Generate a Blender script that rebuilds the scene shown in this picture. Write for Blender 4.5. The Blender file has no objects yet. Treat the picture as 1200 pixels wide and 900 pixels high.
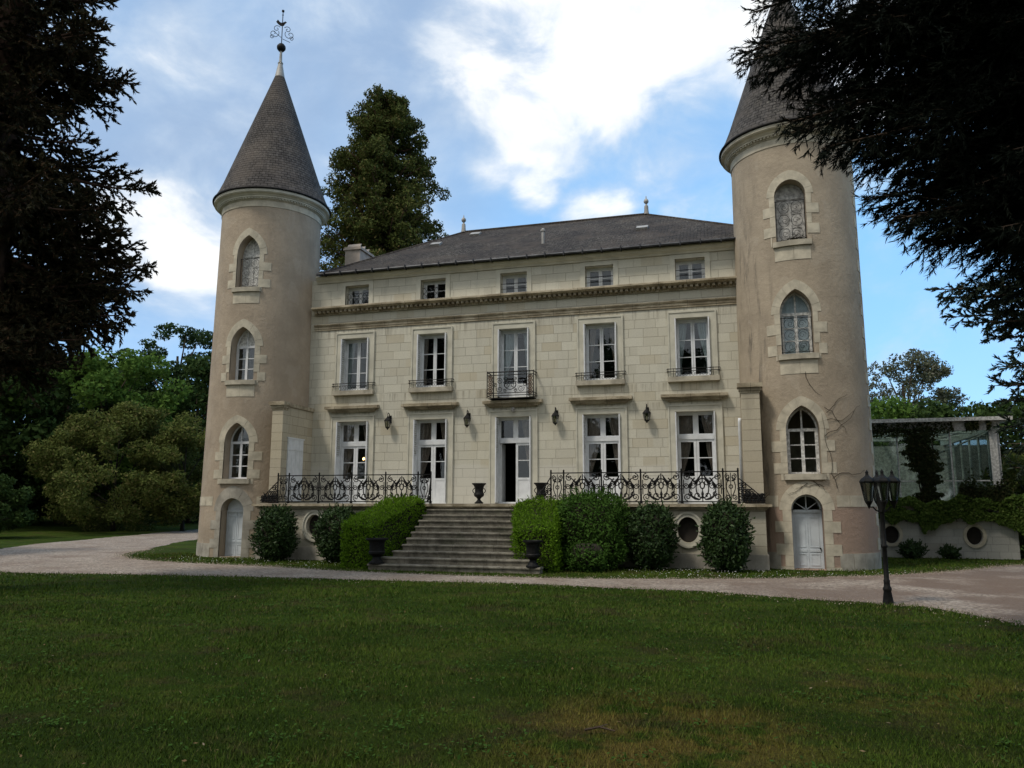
import bpy, math, random
import numpy as np
from mathutils import Vector, Matrix

R_ = math.radians
S = bpy.context.scene
COL = S.collection
rng = np.random.default_rng(7)
random.seed(7)

# ------------------------------------------------------------------ camera
CAM = np.array([6.85, -24.5, 1.65])
YAW, PITCH, ROLL, FPX = 0.27762, 0.15524, 0.002, 920.0      # FPX: focal length for a 1200 px wide frame
_f = np.array([-math.sin(YAW) * math.cos(PITCH), math.cos(YAW) * math.cos(PITCH), math.sin(PITCH)])
_r = np.array([math.cos(YAW), math.sin(YAW), 0.0])
_u = np.cross(_r, _f)
RT = _r * math.cos(ROLL) + _u * math.sin(ROLL)
UP = -_r * math.sin(ROLL) + _u * math.cos(ROLL)
FW = _f
cd = bpy.data.cameras.new('camera')
cam = bpy.data.objects.new('camera', cd)
COL.objects.link(cam)
cd.sensor_fit = 'HORIZONTAL'
cd.sensor_width = 36.0
cd.lens = FPX / 1200.0 * 36.0
cd.clip_start = 0.05
cd.clip_end = 3000
M = Matrix(((RT[0], UP[0], -FW[0], CAM[0]), (RT[1], UP[1], -FW[1], CAM[1]), (RT[2], UP[2], -FW[2], CAM[2]), (0, 0, 0, 1)))
cam.matrix_world = M
S.camera = cam


def at(u, v, dist):
    """the point of the place seen at (u, v) of the 1200x900 photo, dist metres away along the ground"""
    d = FW * FPX + RT * (u - 600) - UP * (v - 450)
    return CAM + d * (dist / math.hypot(d[0], d[1]))


# ------------------------------------------------------------------ sky, sun, exposure
SUN_EL, SUN_AZ = 56.0, 220.0        # azimuth clockwise from +Y: the light comes from the front left
sx = math.sin(R_(SUN_AZ)) * math.cos(R_(SUN_EL))
sy = math.cos(R_(SUN_AZ)) * math.cos(R_(SUN_EL))
sz = math.sin(R_(SUN_EL))
w = bpy.data.worlds.new('World')
S.world = w
w.use_nodes = True
nt = w.node_tree
for n in list(nt.nodes):
    nt.nodes.remove(n)
L = nt.links.new


def wn(t, **k):
    n = nt.nodes.new(t)
    for a, b in k.items():
        setattr(n, a, b)
    return n


wout = wn('ShaderNodeOutputWorld')
bg = wn('ShaderNodeBackground')
bg.inputs[1].default_value = 0.10
L(bg.outputs[0], wout.inputs[0])
sky = wn('ShaderNodeTexSky', sky_type='NISHITA')
sky.sun_disc = False
sky.sun_elevation = R_(SUN_EL)
sky.sun_rotation = R_(SUN_AZ)
sky.air_density = 1.0
sky.dust_density = 0.4
sky.ozone_density = 2.2
tc = wn('ShaderNodeTexCoord')
# clouds: heaps and a thin veil in given directions of the sky, broken up by noise
HEAPS = [((-0.240, 0.804, 0.543), 9, 1.0), ((-0.191, 0.852, 0.487), 8, 1.0), ((-0.133, 0.821, 0.556), 10, 1.15), ((-0.045, 0.815, 0.578), 10, 1.1), ((0.009, 0.835, 0.550), 7, 0.9), ((-0.210, 0.866, 0.453), 5, 0.8), ((-0.613, 0.731, 0.300), 6.5, 0.86), ((-0.640, 0.707, 0.300), 6, 0.8), ((-0.590, 0.754, 0.290), 4, 0.6), ((-0.226, 0.894, 0.388), 2.6, 0.72), ((-0.164, 0.921, 0.354), 3.4, 0.5), ((-0.275, 0.868, 0.413), 3, 0.5), ((-0.137, 0.922, 0.361), 3, 0.4), ((0.115, 0.852, 0.511), 9, 0.85), ((-0.374, 0.719, 0.586), 12, 0.35), ((-0.567, 0.645, 0.512), 7, 0.28)]
VEIL = [((-0.505, 0.711, 0.490), 28, 0.95), ((-0.343, 0.769, 0.539), 17, 0.95), ((-0.395, 0.793, 0.464), 13.4, 0.5), ((-0.628, 0.662, 0.410), 22, 0.9), ((-0.624, 0.741, 0.248), 10, 0.55), ((-0.290, 0.862, 0.417), 9, 0.45), ((-0.062, 0.875, 0.480), 11, 0.5), ((-0.210, 0.888, 0.408), 10, 0.4), ((0.225, 0.935, 0.276), 14, 0.12)]


def banks(lst):
    acc = None
    for (d, rad, wt) in lst:
        dot = wn('ShaderNodeVectorMath', operation='DOT_PRODUCT')
        L(tc.outputs['Generated'], dot.inputs[0])
        dot.inputs[1].default_value = Vector(d).normalized()
        mr = wn('ShaderNodeMapRange', interpolation_type='SMOOTHSTEP')
        mr.inputs['From Min'].default_value = math.cos(R_(rad))
        mr.inputs['From Max'].default_value = 1.0
        mr.inputs['To Max'].default_value = wt
        L(dot.outputs['Value'], mr.inputs['Value'])
        if acc is None:
            acc = mr.outputs[0]
        else:
            ad = wn('ShaderNodeMath', operation='SMOOTH_MAX')
            ad.inputs[2].default_value = 0.25
            L(acc, ad.inputs[0])
            L(mr.outputs[0], ad.inputs[1])
            acc = ad.outputs[0]
    return acc


def wmath(op, a, b):
    n_ = wn('ShaderNodeMath', operation=op)
    for i_, q in enumerate((a, b)):
        if hasattr(q, 'is_output'):
            L(q, n_.inputs[i_])
        else:
            n_.inputs[i_].default_value = q
    return n_.outputs[0]


def wmap(v, a, b, c, d, sm=True):
    n_ = wn('ShaderNodeMapRange', interpolation_type='SMOOTHSTEP' if sm else 'LINEAR')
    for k_, q in zip(('From Min', 'From Max', 'To Min', 'To Max'), (a, b, c, d)):
        n_.inputs[k_].default_value = q
    L(v, n_.inputs['Value'])
    return n_.outputs[0]


def wnoise(scale, detail, rough, dist=0.3, sc=(1, 1, 1.6)):
    mp = wn('ShaderNodeMapping')
    mp.inputs['Scale'].default_value = sc
    L(tc.outputs['Generated'], mp.inputs[0])
    n_ = wn('ShaderNodeTexNoise')
    n_.inputs['Scale'].default_value = scale
    n_.inputs['Detail'].default_value = detail
    n_.inputs['Roughness'].default_value = rough
    n_.inputs['Distortion'].default_value = dist
    L(mp.outputs[0], n_.inputs['Vector'])
    return n_.outputs[0]


SKYGAIN, SKYSAT = 3.2, 0.86
CLOUD = 7.6                       # radiance of white cloud (times the strength of the background)
hs = wn('ShaderNodeHueSaturation')
hs.inputs['Saturation'].default_value = SKYSAT
hs.inputs['Value'].default_value = SKYGAIN
L(sky.outputs[0], hs.inputs['Color'])
n1 = wnoise(7.0, 9, 0.56)
n2 = wnoise(2.6, 6, 0.5)
veil = wmath('MULTIPLY', banks(VEIL), wmap(n2, 0.25, 0.75, 0.74, 1.12, False))
heap = wmap(wmath('ADD', banks(HEAPS), wmap(n1, 0.22, 0.78, -0.62, 0.62, False)), 0.10, 1.05, 0.0, 1.0)
mx1 = wn('ShaderNodeMix', data_type='RGBA')
L(veil, mx1.inputs[0])
az_ = wn('ShaderNodeMix', data_type='RGBA')      # less of the white horizon: clear washed air
az_.inputs[0].default_value = 0.84
L(hs.outputs[0], az_.inputs[6])
az_.inputs[7].default_value = (1.35, 4.15, 7.7, 1)
L(az_.outputs[2], mx1.inputs[6])
vr = wn('ShaderNodeMix', data_type='RGBA')
L(wmap(n1, 0.3, 0.75, 0.0, 1.0), vr.inputs[0])
vr.inputs[6].default_value = (CLOUD * 0.34, CLOUD * 0.47, CLOUD * 0.68, 1)
vr.inputs[7].default_value = (CLOUD * 0.46, CLOUD * 0.59, CLOUD * 0.78, 1)
L(vr.outputs[2], mx1.inputs[7])
cr = wn('ShaderNodeMix', data_type='RGBA')
L(wmath('MULTIPLY', wmap(heap, 0.2, 1.0, 0.0, 1.0), wmap(wnoise(9.0, 8, 0.6), 0.33, 0.58, 0.5, 1.0)), cr.inputs[0])
cr.inputs[6].default_value = (CLOUD * 0.64, CLOUD * 0.75, CLOUD * 0.88, 1)
cr.inputs[7].default_value = (CLOUD * 1.10, CLOUD * 1.10, CLOUD * 1.09, 1)
mx = wn('ShaderNodeMix', data_type='RGBA')
L(heap, mx.inputs[0])
L(mx1.outputs[2], mx.inputs[6])
L(cr.outputs[2], mx.inputs[7])
# unseen white overcast added behind the camera, to whiten the light on the facade
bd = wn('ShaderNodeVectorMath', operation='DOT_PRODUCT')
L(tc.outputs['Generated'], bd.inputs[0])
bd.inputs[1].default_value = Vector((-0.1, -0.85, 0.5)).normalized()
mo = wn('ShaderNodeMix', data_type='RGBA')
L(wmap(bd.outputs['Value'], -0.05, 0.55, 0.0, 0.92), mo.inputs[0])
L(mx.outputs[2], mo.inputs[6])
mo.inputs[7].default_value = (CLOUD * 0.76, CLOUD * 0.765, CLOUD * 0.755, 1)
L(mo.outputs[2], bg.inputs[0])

sl = bpy.data.lights.new('sun', 'SUN')
sl.energy = 1.5
sl.angle = R_(10)
sl.color = (1.0, 0.92, 0.80)
sun = bpy.data.objects.new('sun', sl)
COL.objects.link(sun)
sun.rotation_euler = Vector((sx, sy, sz)).to_track_quat('Z', 'Y').to_euler()
sun.location = (-20, -40, 60)
S.view_settings.view_transform = 'Standard'
S.view_settings.look = 'None'
S.view_settings.exposure = 0.46
S.view_settings.gamma = 1.0
S.view_settings.use_curve_mapping = False

# ------------------------------------------------------------------ helpers
OFF = {}


def link(o, parent=None):
    COL.objects.link(o)
    if parent is not None:
        o.parent = parent
        OFF[o.name] = OFF.get(parent.name, np.zeros(3))
    return o


def tag(o, label=None, cat=None, group=None, kind=None):
    if label:
        o['label'] = label
    if cat:
        o['category'] = cat
    if group:
        o['group'] = group
    if kind:
        o['kind'] = kind
    return o


def thing(name, label, cat, loc=(0, 0, 0), group=None):
    o = bpy.data.objects.new(name, None)
    o.empty_display_size = 0.3
    COL.objects.link(o)
    o.location = loc
    OFF[o.name] = np.array(loc, float)
    return tag(o, label, cat, group)


def copy_tree(o, parent=None):
    c = o.copy()
    COL.objects.link(c)
    if parent is not None:
        c.parent = parent
    for ch in list(o.children):
        copy_tree(ch, c)
    return c


def raw(name, V, F, mat, parent=None, smooth=False, angle=None, mats=None, midx=None):
    """V (n,3) array in place coordinates, F list of index tuples or (m,k) array"""
    V = np.asarray(V, np.float32)
    if parent is not None:
        V = V - OFF.get(parent.name, np.zeros(3)).astype(np.float32)
    me = bpy.data.meshes.new(name)
    if isinstance(F, np.ndarray):
        m, k = F.shape
        me.vertices.add(len(V))
        me.vertices.foreach_set('co', V.ravel())
        me.loops.add(m * k)
        me.loops.foreach_set('vertex_index', F.astype(np.int32).ravel())
        me.polygons.add(m)
        me.polygons.foreach_set('loop_start', np.arange(0, m * k, k, dtype=np.int32))
        me.update(calc_edges=True)
    else:
        me.from_pydata([tuple(map(float, v)) for v in V], [], F)
        me.update()
    me.materials.append(mat)
    for x in mats or []:
        me.materials.append(x)
    if midx is not None:
        me.polygons.foreach_set('material_index', np.asarray(midx, np.int32))
    if smooth:
        me.polygons.foreach_set('use_smooth', np.ones(len(me.polygons), bool))
        if angle:
            me.set_sharp_from_angle(angle=R_(angle))
    o = bpy.data.objects.new(name, me)
    link(o, parent)
    return o


class MB:
    """collects shapes; build() links them as one mesh object"""

    def __init__(s):
        s.v, s.f = [], []

    def add(s, V, F):
        b = len(s.v)
        s.v.extend([tuple(map(float, p)) for p in V])
        s.f.extend([tuple(i + b for i in f) for f in F])
        return s

    def box(s, x0, x1, y0, y1, z0, z1):
        V = [(x0, y0, z0), (x1, y0, z0), (x1, y1, z0), (x0, y1, z0), (x0, y0, z1), (x1, y0, z1), (x1, y1, z1), (x0, y1, z1)]
        return s.add(V, [(3, 2, 1, 0), (4, 5, 6, 7), (0, 1, 5, 4), (1, 2, 6, 5), (2, 3, 7, 6), (3, 0, 4, 7)])

    def hexa(s, P):
        return s.add(P, [(3, 2, 1, 0), (4, 5, 6, 7), (0, 1, 5, 4), (1, 2, 6, 5), (2, 3, 7, 6), (3, 0, 4, 7)])

    def prism(s, pts, y0, y1):
        """polygon of (x, z) points (anticlockwise seen from -y) from y0 (front) to y1"""
        n = len(pts)
        V = [(x, y0, z) for x, z in pts] + [(x, y1, z) for x, z in pts]
        F = [tuple(range(n)), tuple(reversed(range(n, 2 * n)))]
        F += [(i, i + n, (i + 1) % n + n, (i + 1) % n) for i in range(n)]
        return s.add(V, F)

    def ring(s, outer, inner, y0, y1, closed=True):
        n = len(outer)
        V = [(x, y0, z) for x, z in outer] + [(x, y0, z) for x, z in inner] + [(x, y1, z) for x, z in outer] + [(x, y1, z) for x, z in inner]
        F = []
        for i in range(n if closed else n - 1):
            j = (i + 1) % n
            F += [(i, j, j + n, i + n), (i + 2 * n, i + 3 * n, j + 3 * n, j + 2 * n), (i + n, j + n, j + 3 * n, i + 3 * n), (i, i + 2 * n, j + 2 * n, j)]
        if not closed:
            e = n - 1
            F += [(0, n, 3 * n, 2 * n), (e, e + 2 * n, e + 3 * n, e + n)]
        return s.add(V, F)

    def lathe(s, prof, c=(0, 0, 0), seg=24):
        """prof: list of (r, z)"""
        V, F = [], []
        n = len(prof)
        for k in range(seg):
            a = 2 * math.pi * k / seg
            for r, z in prof:
                V.append((c[0] + r * math.cos(a), c[1] + r * math.sin(a), c[2] + z))
        for k in range(seg):
            k2 = (k + 1) % seg
            for i in range(n - 1):
                F.append((k * n + i, k2 * n + i, k2 * n + i + 1, k * n + i + 1))
        if prof[0][0] > 1e-4:
            F.append(tuple(k * n for k in reversed(range(seg))))
        if prof[-1][0] > 1e-4:
            F.append(tuple(k * n + n - 1 for k in range(seg)))
        return s.add(V, F)

    def tube(s, P, r, seg=6):
        """tube along points; r one radius or one per point"""
        P = np.asarray(P, float)
        n = len(P)
        rr = np.full(n, r, float) if np.isscalar(r) else np.asarray(r, float)
        T = np.gradient(P, axis=0)
        T /= np.linalg.norm(T, axis=1)[:, None] + 1e-12
        up = np.array([0, 0, 1.0]) if abs(T[0][2]) < 0.9 else np.array([1.0, 0, 0])
        V = []
        A = np.cross(T[0], up)
        A /= np.linalg.norm(A)
        for i in range(n):
            A = A - T[i] * (A @ T[i])
            A /= np.linalg.norm(A) + 1e-12
            B = np.cross(T[i], A)
            for k in range(seg):
                a = 2 * math.pi * k / seg
                V.append(P[i] + rr[i] * (A * math.cos(a) + B * math.sin(a)))
        F = []
        for i in range(n - 1):
            for k in range(seg):
                k2 = (k + 1) % seg
                F.append((i * seg + k, i * seg + k2, (i + 1) * seg + k2, (i + 1) * seg + k))
        F.append(tuple(reversed(range(seg))))
        F.append(tuple((n - 1) * seg + k for k in range(seg)))
        return s.add(V, F)

    def build(s, name, mat, parent=None, smooth=False, angle=None):
        return raw(name, s.v, s.f, mat, parent, smooth, angle)


def cut(o, cutter_mb):
    """boolean difference, baked into the mesh"""
    c = cutter_mb.build('cutter', o.data.materials[0], None)
    c.location = -Vector(OFF.get(o.parent.name, (0, 0, 0))) if o.parent else (0, 0, 0)
    par = o.parent
    o.parent = None
    bpy.context.view_layer.update()
    m = o.modifiers.new('cut', 'BOOLEAN')
    m.object = c
    m.operation = 'DIFFERENCE'
    m.solver = 'EXACT'
    dg = bpy.context.evaluated_depsgraph_get()
    me = bpy.data.meshes.new_from_object(o.evaluated_get(dg))
    o.modifiers.clear()
    old = o.data
    o.data = me
    o.parent = par
    bpy.data.objects.remove(c)
    return o


def ring_noise(n, amp, k=5):
    a = np.linspace(0, 2 * math.pi, n, endpoint=False)
    return sum(amp / (i + 1) * np.sin((i + 1) * a + rng.uniform(0, 6.28)) for i in range(k))


def pointed(a, zs, za, n=9):
    """right half then left half of a pointed arch, from (a, zs) over (0, za) to (-a, zs)"""
    h = max(za - zs, a * 1.0001)
    x0 = -(h * h - a * a) / (2 * a)
    r = a - x0
    t1 = math.atan2(h, -x0)
    pr = [(x0 + r * math.cos(t), zs + (za - zs) / h * r * math.sin(t)) for t in np.linspace(0, t1, n)]
    pr[-1] = (0.0, za)
    return pr + [(-x, z) for x, z in reversed(pr[:-1])]


# ------------------------------------------------------------------ materials
def newmat(name):
    m = bpy.data.materials.new(name)
    m.use_nodes = True
    t = m.node_tree
    b = t.nodes['Principled BSDF']
    b.inputs['Specular IOR Level'].default_value = 0.3
    return m, t, b


class NT:
    def __init__(s, t):
        s.t = t

    def n(s, typ, ins=None, **k):
        x = s.t.nodes.new(typ)
        for a, b in k.items():
            setattr(x, a, b)
        for a, b in (ins or {}).items():
            s.set(x.inputs[a], b)
        return x

    def set(s, sock, val):
        if hasattr(val, 'is_output'):
            s.t.links.new(val, sock)
        else:
            sock.default_value = val

    def math(s, op, a, b=0.0, clamp=False):
        x = s.n('ShaderNodeMath', {0: a, 1: b}, operation=op)
        x.use_clamp = clamp
        return x.outputs[0]

    def noise(s, vec, scale, detail=4, rough=0.55, dist=0.0):
        return s.n('ShaderNodeTexNoise', {'Vector': vec, 'Scale': scale, 'Detail': detail, 'Roughness': rough, 'Distortion': dist}).outputs[0]

    def mapr(s, v, a, b, c=0.0, d=1.0, smooth=True):
        x = s.n('ShaderNodeMapRange', {'Value': v, 'From Min': a, 'From Max': b, 'To Min': c, 'To Max': d})
        x.interpolation_type = 'SMOOTHSTEP' if smooth else 'LINEAR'
        return x.outputs[0]

    def mix(s, f, a, b, blend='MIX'):
        x = s.n('ShaderNodeMix', data_type='RGBA', blend_type=blend)
        s.set(x.inputs[0], f)
        s.set(x.inputs[6], a)
        s.set(x.inputs[7], b)
        return x.outputs[2]

    def pos(s):
        return s.n('ShaderNodeNewGeometry').outputs['Position']

    def sep(s, v):
        x = s.n('ShaderNodeSeparateXYZ', {0: v})
        return x.outputs

    def comb(s, x, y, z):
        return s.n('ShaderNodeCombineXYZ', {0: x, 1: y, 2: z}).outputs[0]

    def scale(s, v, xyz):
        return s.n('ShaderNodeVectorMath', {0: v, 1: xyz}, operation='MULTIPLY').outputs[0]

    def bump(s, h, strength, dist=0.02):
        return s.n('ShaderNodeBump', {'Height': h, 'Strength': strength, 'Distance': dist}).outputs[0]

    def island(s):
        return s.n('ShaderNodeNewGeometry').outputs['Random Per Island']


def c4(c):
    return (c[0], c[1], c[2], 1.0)


def simple(name, col, rough=0.7, metal=0.0, var=0.15, scale=6.0, bump=0.0, spec=0.3):
    m, t, b = newmat(name)
    g = NT(t)
    p = g.pos()
    f = g.noise(p, scale, 5)
    f = g.mapr(f, 0.3, 0.7)
    lo = tuple(x * (1 - var) for x in col)
    hi = tuple(min(1, x * (1 + var)) for x in col)
    g.set(b.inputs['Base Color'], g.mix(f, c4(lo), c4(hi)))
    b.inputs['Roughness'].default_value = rough
    b.inputs['Metallic'].default_value = metal
    b.inputs['Specular IOR Level'].default_value = spec
    if bump:
        g.set(b.inputs['Normal'], g.bump(g.noise(p, scale * 8, 4), bump, 0.01))
    return m


def stone_blocks(name, c1, c2, cm, bw=0.66, rh=0.29, axis='x', stain=0.5, pale_below=None):
    """ashlar: running courses of slightly different blocks, thin joints, weather streaks"""
    m, t, b = newmat(name)
    g = NT(t)
    p = g.pos()
    x, y, z = g.sep(p)
    hx = {'x': x, 'y': y}[axis]
    row = g.math('FLOOR', g.math('DIVIDE', z, rh))
    # each course starts somewhere else
    sh = g.n('ShaderNodeTexWhiteNoise', {'W': row}, noise_dimensions='1D').outputs[0]
    wob = g.noise(p, 1.3, 2)
    vx = g.math('ADD', g.math('ADD', hx, g.math('MULTIPLY', sh, 1.7)), g.math('MULTIPLY', wob, 0.04))
    vz = g.math('ADD', z, g.math('MULTIPLY', g.noise(p, 0.9, 2), 0.015))
    br = g.n('ShaderNodeTexBrick', {'Vector': g.comb(vx, vz, 0.0), 'Color1': c4(c1), 'Color2': c4(c2), 'Mortar': c4(cm), 'Scale': 1.0,
                                    'Mortar Size': 0.0065, 'Mortar Smooth': 0.4, 'Bias': -0.1, 'Brick Width': bw, 'Row Height': rh})
    br.offset = 0.37
    br.squash = 0.7
    br.squash_frequency = 3
    # per block random tint
    cellx = g.math('FLOOR', g.math('DIVIDE', vx, bw))
    cel = g.n('ShaderNodeTexWhiteNoise', {'Vector': g.comb(cellx, row, 3.0)}, noise_dimensions='3D').outputs[0]
    col = br.outputs['Color']
    col = g.mix(g.mapr(cel, 0.66, 0.95, 0, 0.42), col, c4(tuple(v * 1.22 for v in c1)))
    col = g.mix(g.mapr(cel, 0.02, 0.2, 0.38, 0), col, c4((c2[0] * 0.88, c2[1] * 0.77, c2[2] * 0.60)))
    # fine grain + pits
    gr = g.noise(p, 22, 5)
    col = g.mix(g.mapr(gr, 0.35, 0.75, 0.0, 0.28), col, c4(tuple(v * 0.70 for v in c2)))
    # streaks running down
    st = g.noise(g.scale(p, (2.6, 2.6, 0.35)), 1.0, 6, 0.6)
    col = g.mix(g.mapr(st, 0.52, 0.78, 0, stain), col, c4((c2[0] * 0.55, c2[1] * 0.55, c2[2] * 0.55)))
    if pale_below is not None:
        run = g.noise(g.scale(p, (7.0, 7.0, 0.5)), 1.0, 5, 0.65)
        for (zt_, ln_) in ((5.47, 0.55), (7.84, 0.6), (8.70, 0.3), (4.86, 0.35)):
            band = g.math('MULTIPLY', g.mapr(z, zt_ - ln_, zt_ - 0.02, 0, 1), g.mapr(z, zt_, zt_ + 0.02, 1, 0))
            col = g.mix(g.math('MULTIPLY', band, g.mapr(run, 0.46, 0.66, 0, 0.55)), col, c4((0.17, 0.145, 0.105)))
    big = g.noise(p, 0.55, 3)
    col = g.mix(g.mapr(big, 0.4, 0.7, 0, 0.25), col, c4((c1[0] * 1.03, c1[1] * 0.98, c1[2] * 0.86)))
    if pale_below is not None:
        fz = g.mapr(g.math('ADD', z, g.math('MULTIPLY', g.math('SUBTRACT', g.noise(g.scale(p, (0.6, 0.6, 0.2)), 1.0, 1), 0.5), 0.5)), pale_below - 0.05, pale_below + 0.05, 0.42, 0.0)
        col = g.mix(fz, col, c4((0.60, 0.585, 0.53)))
    g.set(b.inputs['Base Color'], col)
    b.inputs['Roughness'].default_value = 0.9
    h = g.math('ADD', g.math('MULTIPLY', br.outputs['Fac'], -1.0), g.math('MULTIPLY', gr, 0.35))
    g.set(b.inputs['Normal'], g.bump(h, 0.6, 0.02))
    return m


def render_wall(name, col, cx, cy, streak_az=None, pink_below=None, amount=0.5):
    """lime render on a tower: mottled, with dark streaks"""
    m, t, b = newmat(name)
    g = NT(t)
    p = g.pos()
    x, y, z = g.sep(p)
    n1 = g.noise(p, 1.1, 5, 0.6)
    n2 = g.noise(p, 9.0, 5, 0.6)
    c = g.mix(g.mapr(n1, 0.3, 0.7), c4(tuple(v * 0.86 for v in col)), c4(tuple(v * 1.12 for v in col)))
    c = g.mix(g.mapr(n2, 0.35, 0.75, 0, 0.25), c, c4(tuple(v * 0.72 for v in col)))
    n3 = g.noise(p, 60, 4, 0.75)
    c = g.mix(g.mapr(n3, 0.42, 0.7, 0, 0.3), c, c4(tuple(v * 0.6 for v in col)))
    n4 = g.noise(g.scale(p, (1.0, 1.0, 0.7)), 1.7, 2, 0.4)
    c = g.mix(g.mapr(n4, 0.60, 0.63, 0, 0.35), c, c4((col[0] * 1.10, col[1] * 1.14, col[2] * 1.2)))
    if pink_below is not None:
        zz = g.math('ADD', z, g.math('MULTIPLY', g.math('SUBTRACT', g.noise(p, 2.0, 2), 0.5), 0.25))
        c = g.mix(g.mapr(zz, pink_below - 0.06, pink_below + 0.06, 0.75, 0.0), c, c4((0.34, 0.235, 0.185)))
    # damp and soot streaks, strongest where the tower meets the roof of the house
    st = g.noise(g.scale(p, (3.4, 3.4, 0.5)), 1.0, 7, 0.68, 0.4)
    f = g.mapr(st, 0.50, 0.72, 0, amount)
    if streak_az is not None:
        az = g.math('ARCTAN2', g.math('SUBTRACT', x, cx), g.math('SUBTRACT', cy, y))
        zone = g.math('MULTIPLY', g.mapr(g.math('ABSOLUTE', g.math('SUBTRACT', az, streak_az)), 0.15, 0.75, 1, 0.08), g.mapr(z, 12.0, 8.5, 0.15, 1))
        f = g.math('MULTIPLY', f, zone)
    else:
        f = g.math('MULTIPLY', f, 0.38)
    c = g.mix(f, c, c4((0.085, 0.075, 0.065)))
    g.set(b.inputs['Base Color'], c)
    b.inputs['Roughness'].default_value = 0.95
    g.set(b.inputs['Normal'], g.bump(g.math('ADD', g.math('ADD', g.noise(p, 45, 5, 0.7), g.math('MULTIPLY', n2, 1.6)), g.math('MULTIPLY', n1, 2.0)), 0.55, 0.02))
    return m


def slate(name, base, cyl=None, rowh=0.11, bw=0.19, lichen=0.3):
    m, t, b = newmat(name)
    g = NT(t)
    p = g.pos()
    x, y, z = g.sep(p)
    if cyl:
        az = g.math('ARCTAN2', g.math('SUBTRACT', x, cyl[0]), g.math('SUBTRACT', cyl[1], y))
        vx = g.math('MULTIPLY', az, 1.35)
        vz = z
    else:
        vx = g.math('ADD', x, g.math('MULTIPLY', y, 0.013))
        vz = g.math('MULTIPLY', z, 1.9)
    vec = g.comb(vx, vz, 0.0)
    br = g.n('ShaderNodeTexBrick', {'Vector': vec, 'Color1': c4(base), 'Color2': c4(tuple(v * 0.72 for v in base)), 'Mortar': c4(tuple(v * 0.18 for v in base)),
                                    'Scale': 1.0, 'Mortar Size': 0.009, 'Mortar Smooth': 0.2, 'Bias': 0.0, 'Brick Width': bw, 'Row Height': rowh})
    cel = g.n('ShaderNodeTexWhiteNoise', {'Vector': g.comb(g.math('FLOOR', g.math('DIVIDE', vx, bw * 0.5)), g.math('FLOOR', g.math('DIVIDE', vz, rowh)), 0.0)}, noise_dimensions='3D').outputs[0]
    col = g.mix(g.mapr(cel, 0.55, 1.0, 0, 0.45), br.outputs['Color'], c4(tuple(v * 1.7 for v in base)))
    n1 = g.noise(p, 0.9, 6, 0.65)
    col = g.mix(g.mapr(n1, 0.42, 0.66, 0, 0.8), col, c4((base[0] * 1.5, base[1] * 1.42, base[2] * 1.3)))
    n2 = g.noise(p, 14, 6, 0.7)
    n3 = g.noise(p, 0.8, 2)
    li = g.math('MULTIPLY', g.mapr(n2, 0.50, 0.66), g.mapr(n3, 0.40, 0.60, 0.15, 1))
    col = g.mix(g.math('MULTIPLY', li, lichen), col, c4((0.24, 0.225, 0.19)))
    g.set(b.inputs['Base Color'], col)
    b.inputs['Roughness'].default_value = 0.9
    b.inputs['Specular IOR Level'].default_value = 0.12
    saw = g.math('FRACT', g.math('DIVIDE', vz, rowh))
    h = g.math('ADD', g.math('MULTIPLY', saw, -0.8), g.math('ADD', g.math('MULTIPLY', br.outputs['Fac'], -0.8), g.math('MULTIPLY', cel, 0.5)))
    g.set(b.inputs['Normal'], g.bump(h, 1.0, 0.03))
    return m


def leaf_mat(name, c1, c2, c3=None, trans=0.25, rough=0.75, spec=0.07):
    m, t, b = newmat(name)
    g = NT(t)
    r = g.island()
    col = g.mix(r, c4(c1), c4(c2))
    cl = g.noise(g.pos(), 0.8, 3)
    col = g.mix(g.mapr(cl, 0.35, 0.7, 0, 0.5), col, c4(c2))
    if c3 is not None:
        col = g.mix(g.mapr(g.math('FRACT', g.math('MULTIPLY', r, 7.31)), 0.80, 0.9, 0, 0.85), col, c4(c3))
    g.set(b.inputs['Base Color'], col)
    b.inputs['Roughness'].default_value = rough
    b.inputs['Specular IOR Level'].default_value = spec
    tr = g.n('ShaderNodeBsdfTranslucent', {'Color': col})
    ms = g.n('ShaderNodeMixShader', {0: trans, 1: b.outputs[0], 2: tr.outputs[0]})
    out = [n for n in t.nodes if n.type == 'OUTPUT_MATERIAL'][0]
    t.links.new(ms.outputs[0], out.inputs[0])
    return m


def glass_mat(name, tint=(0.80, 0.84, 0.84), rough=0.02, refl=1.0):
    """window glass: part mirror by angle, part clear"""
    m, t, b = newmat(name)
    g = NT(t)
    t.nodes.remove(b)
    nrm = g.bump(g.noise(g.pos(), 1.7, 2), 0.06, 0.06)
    gl = g.n('ShaderNodeBsdfGlossy', {'Color': (0.95, 0.97, 1, 1), 'Roughness': rough, 'Normal': nrm})
    tr = g.n('ShaderNodeBsdfTransparent', {'Color': c4(tint)})
    fr = g.n('ShaderNodeFresnel', {'IOR': 1.52})
    f = g.math('MULTIPLY', g.math('ADD', fr.outputs[0], 0.03), refl * 1.6, True)
    ms = g.n('ShaderNodeMixShader', {0: f, 1: tr.outputs[0], 2: gl.outputs[0]})
    out = [n for n in t.nodes if n.type == 'OUTPUT_MATERIAL'][0]
    t.links.new(ms.outputs[0], out.inputs[0])
    return m


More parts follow.
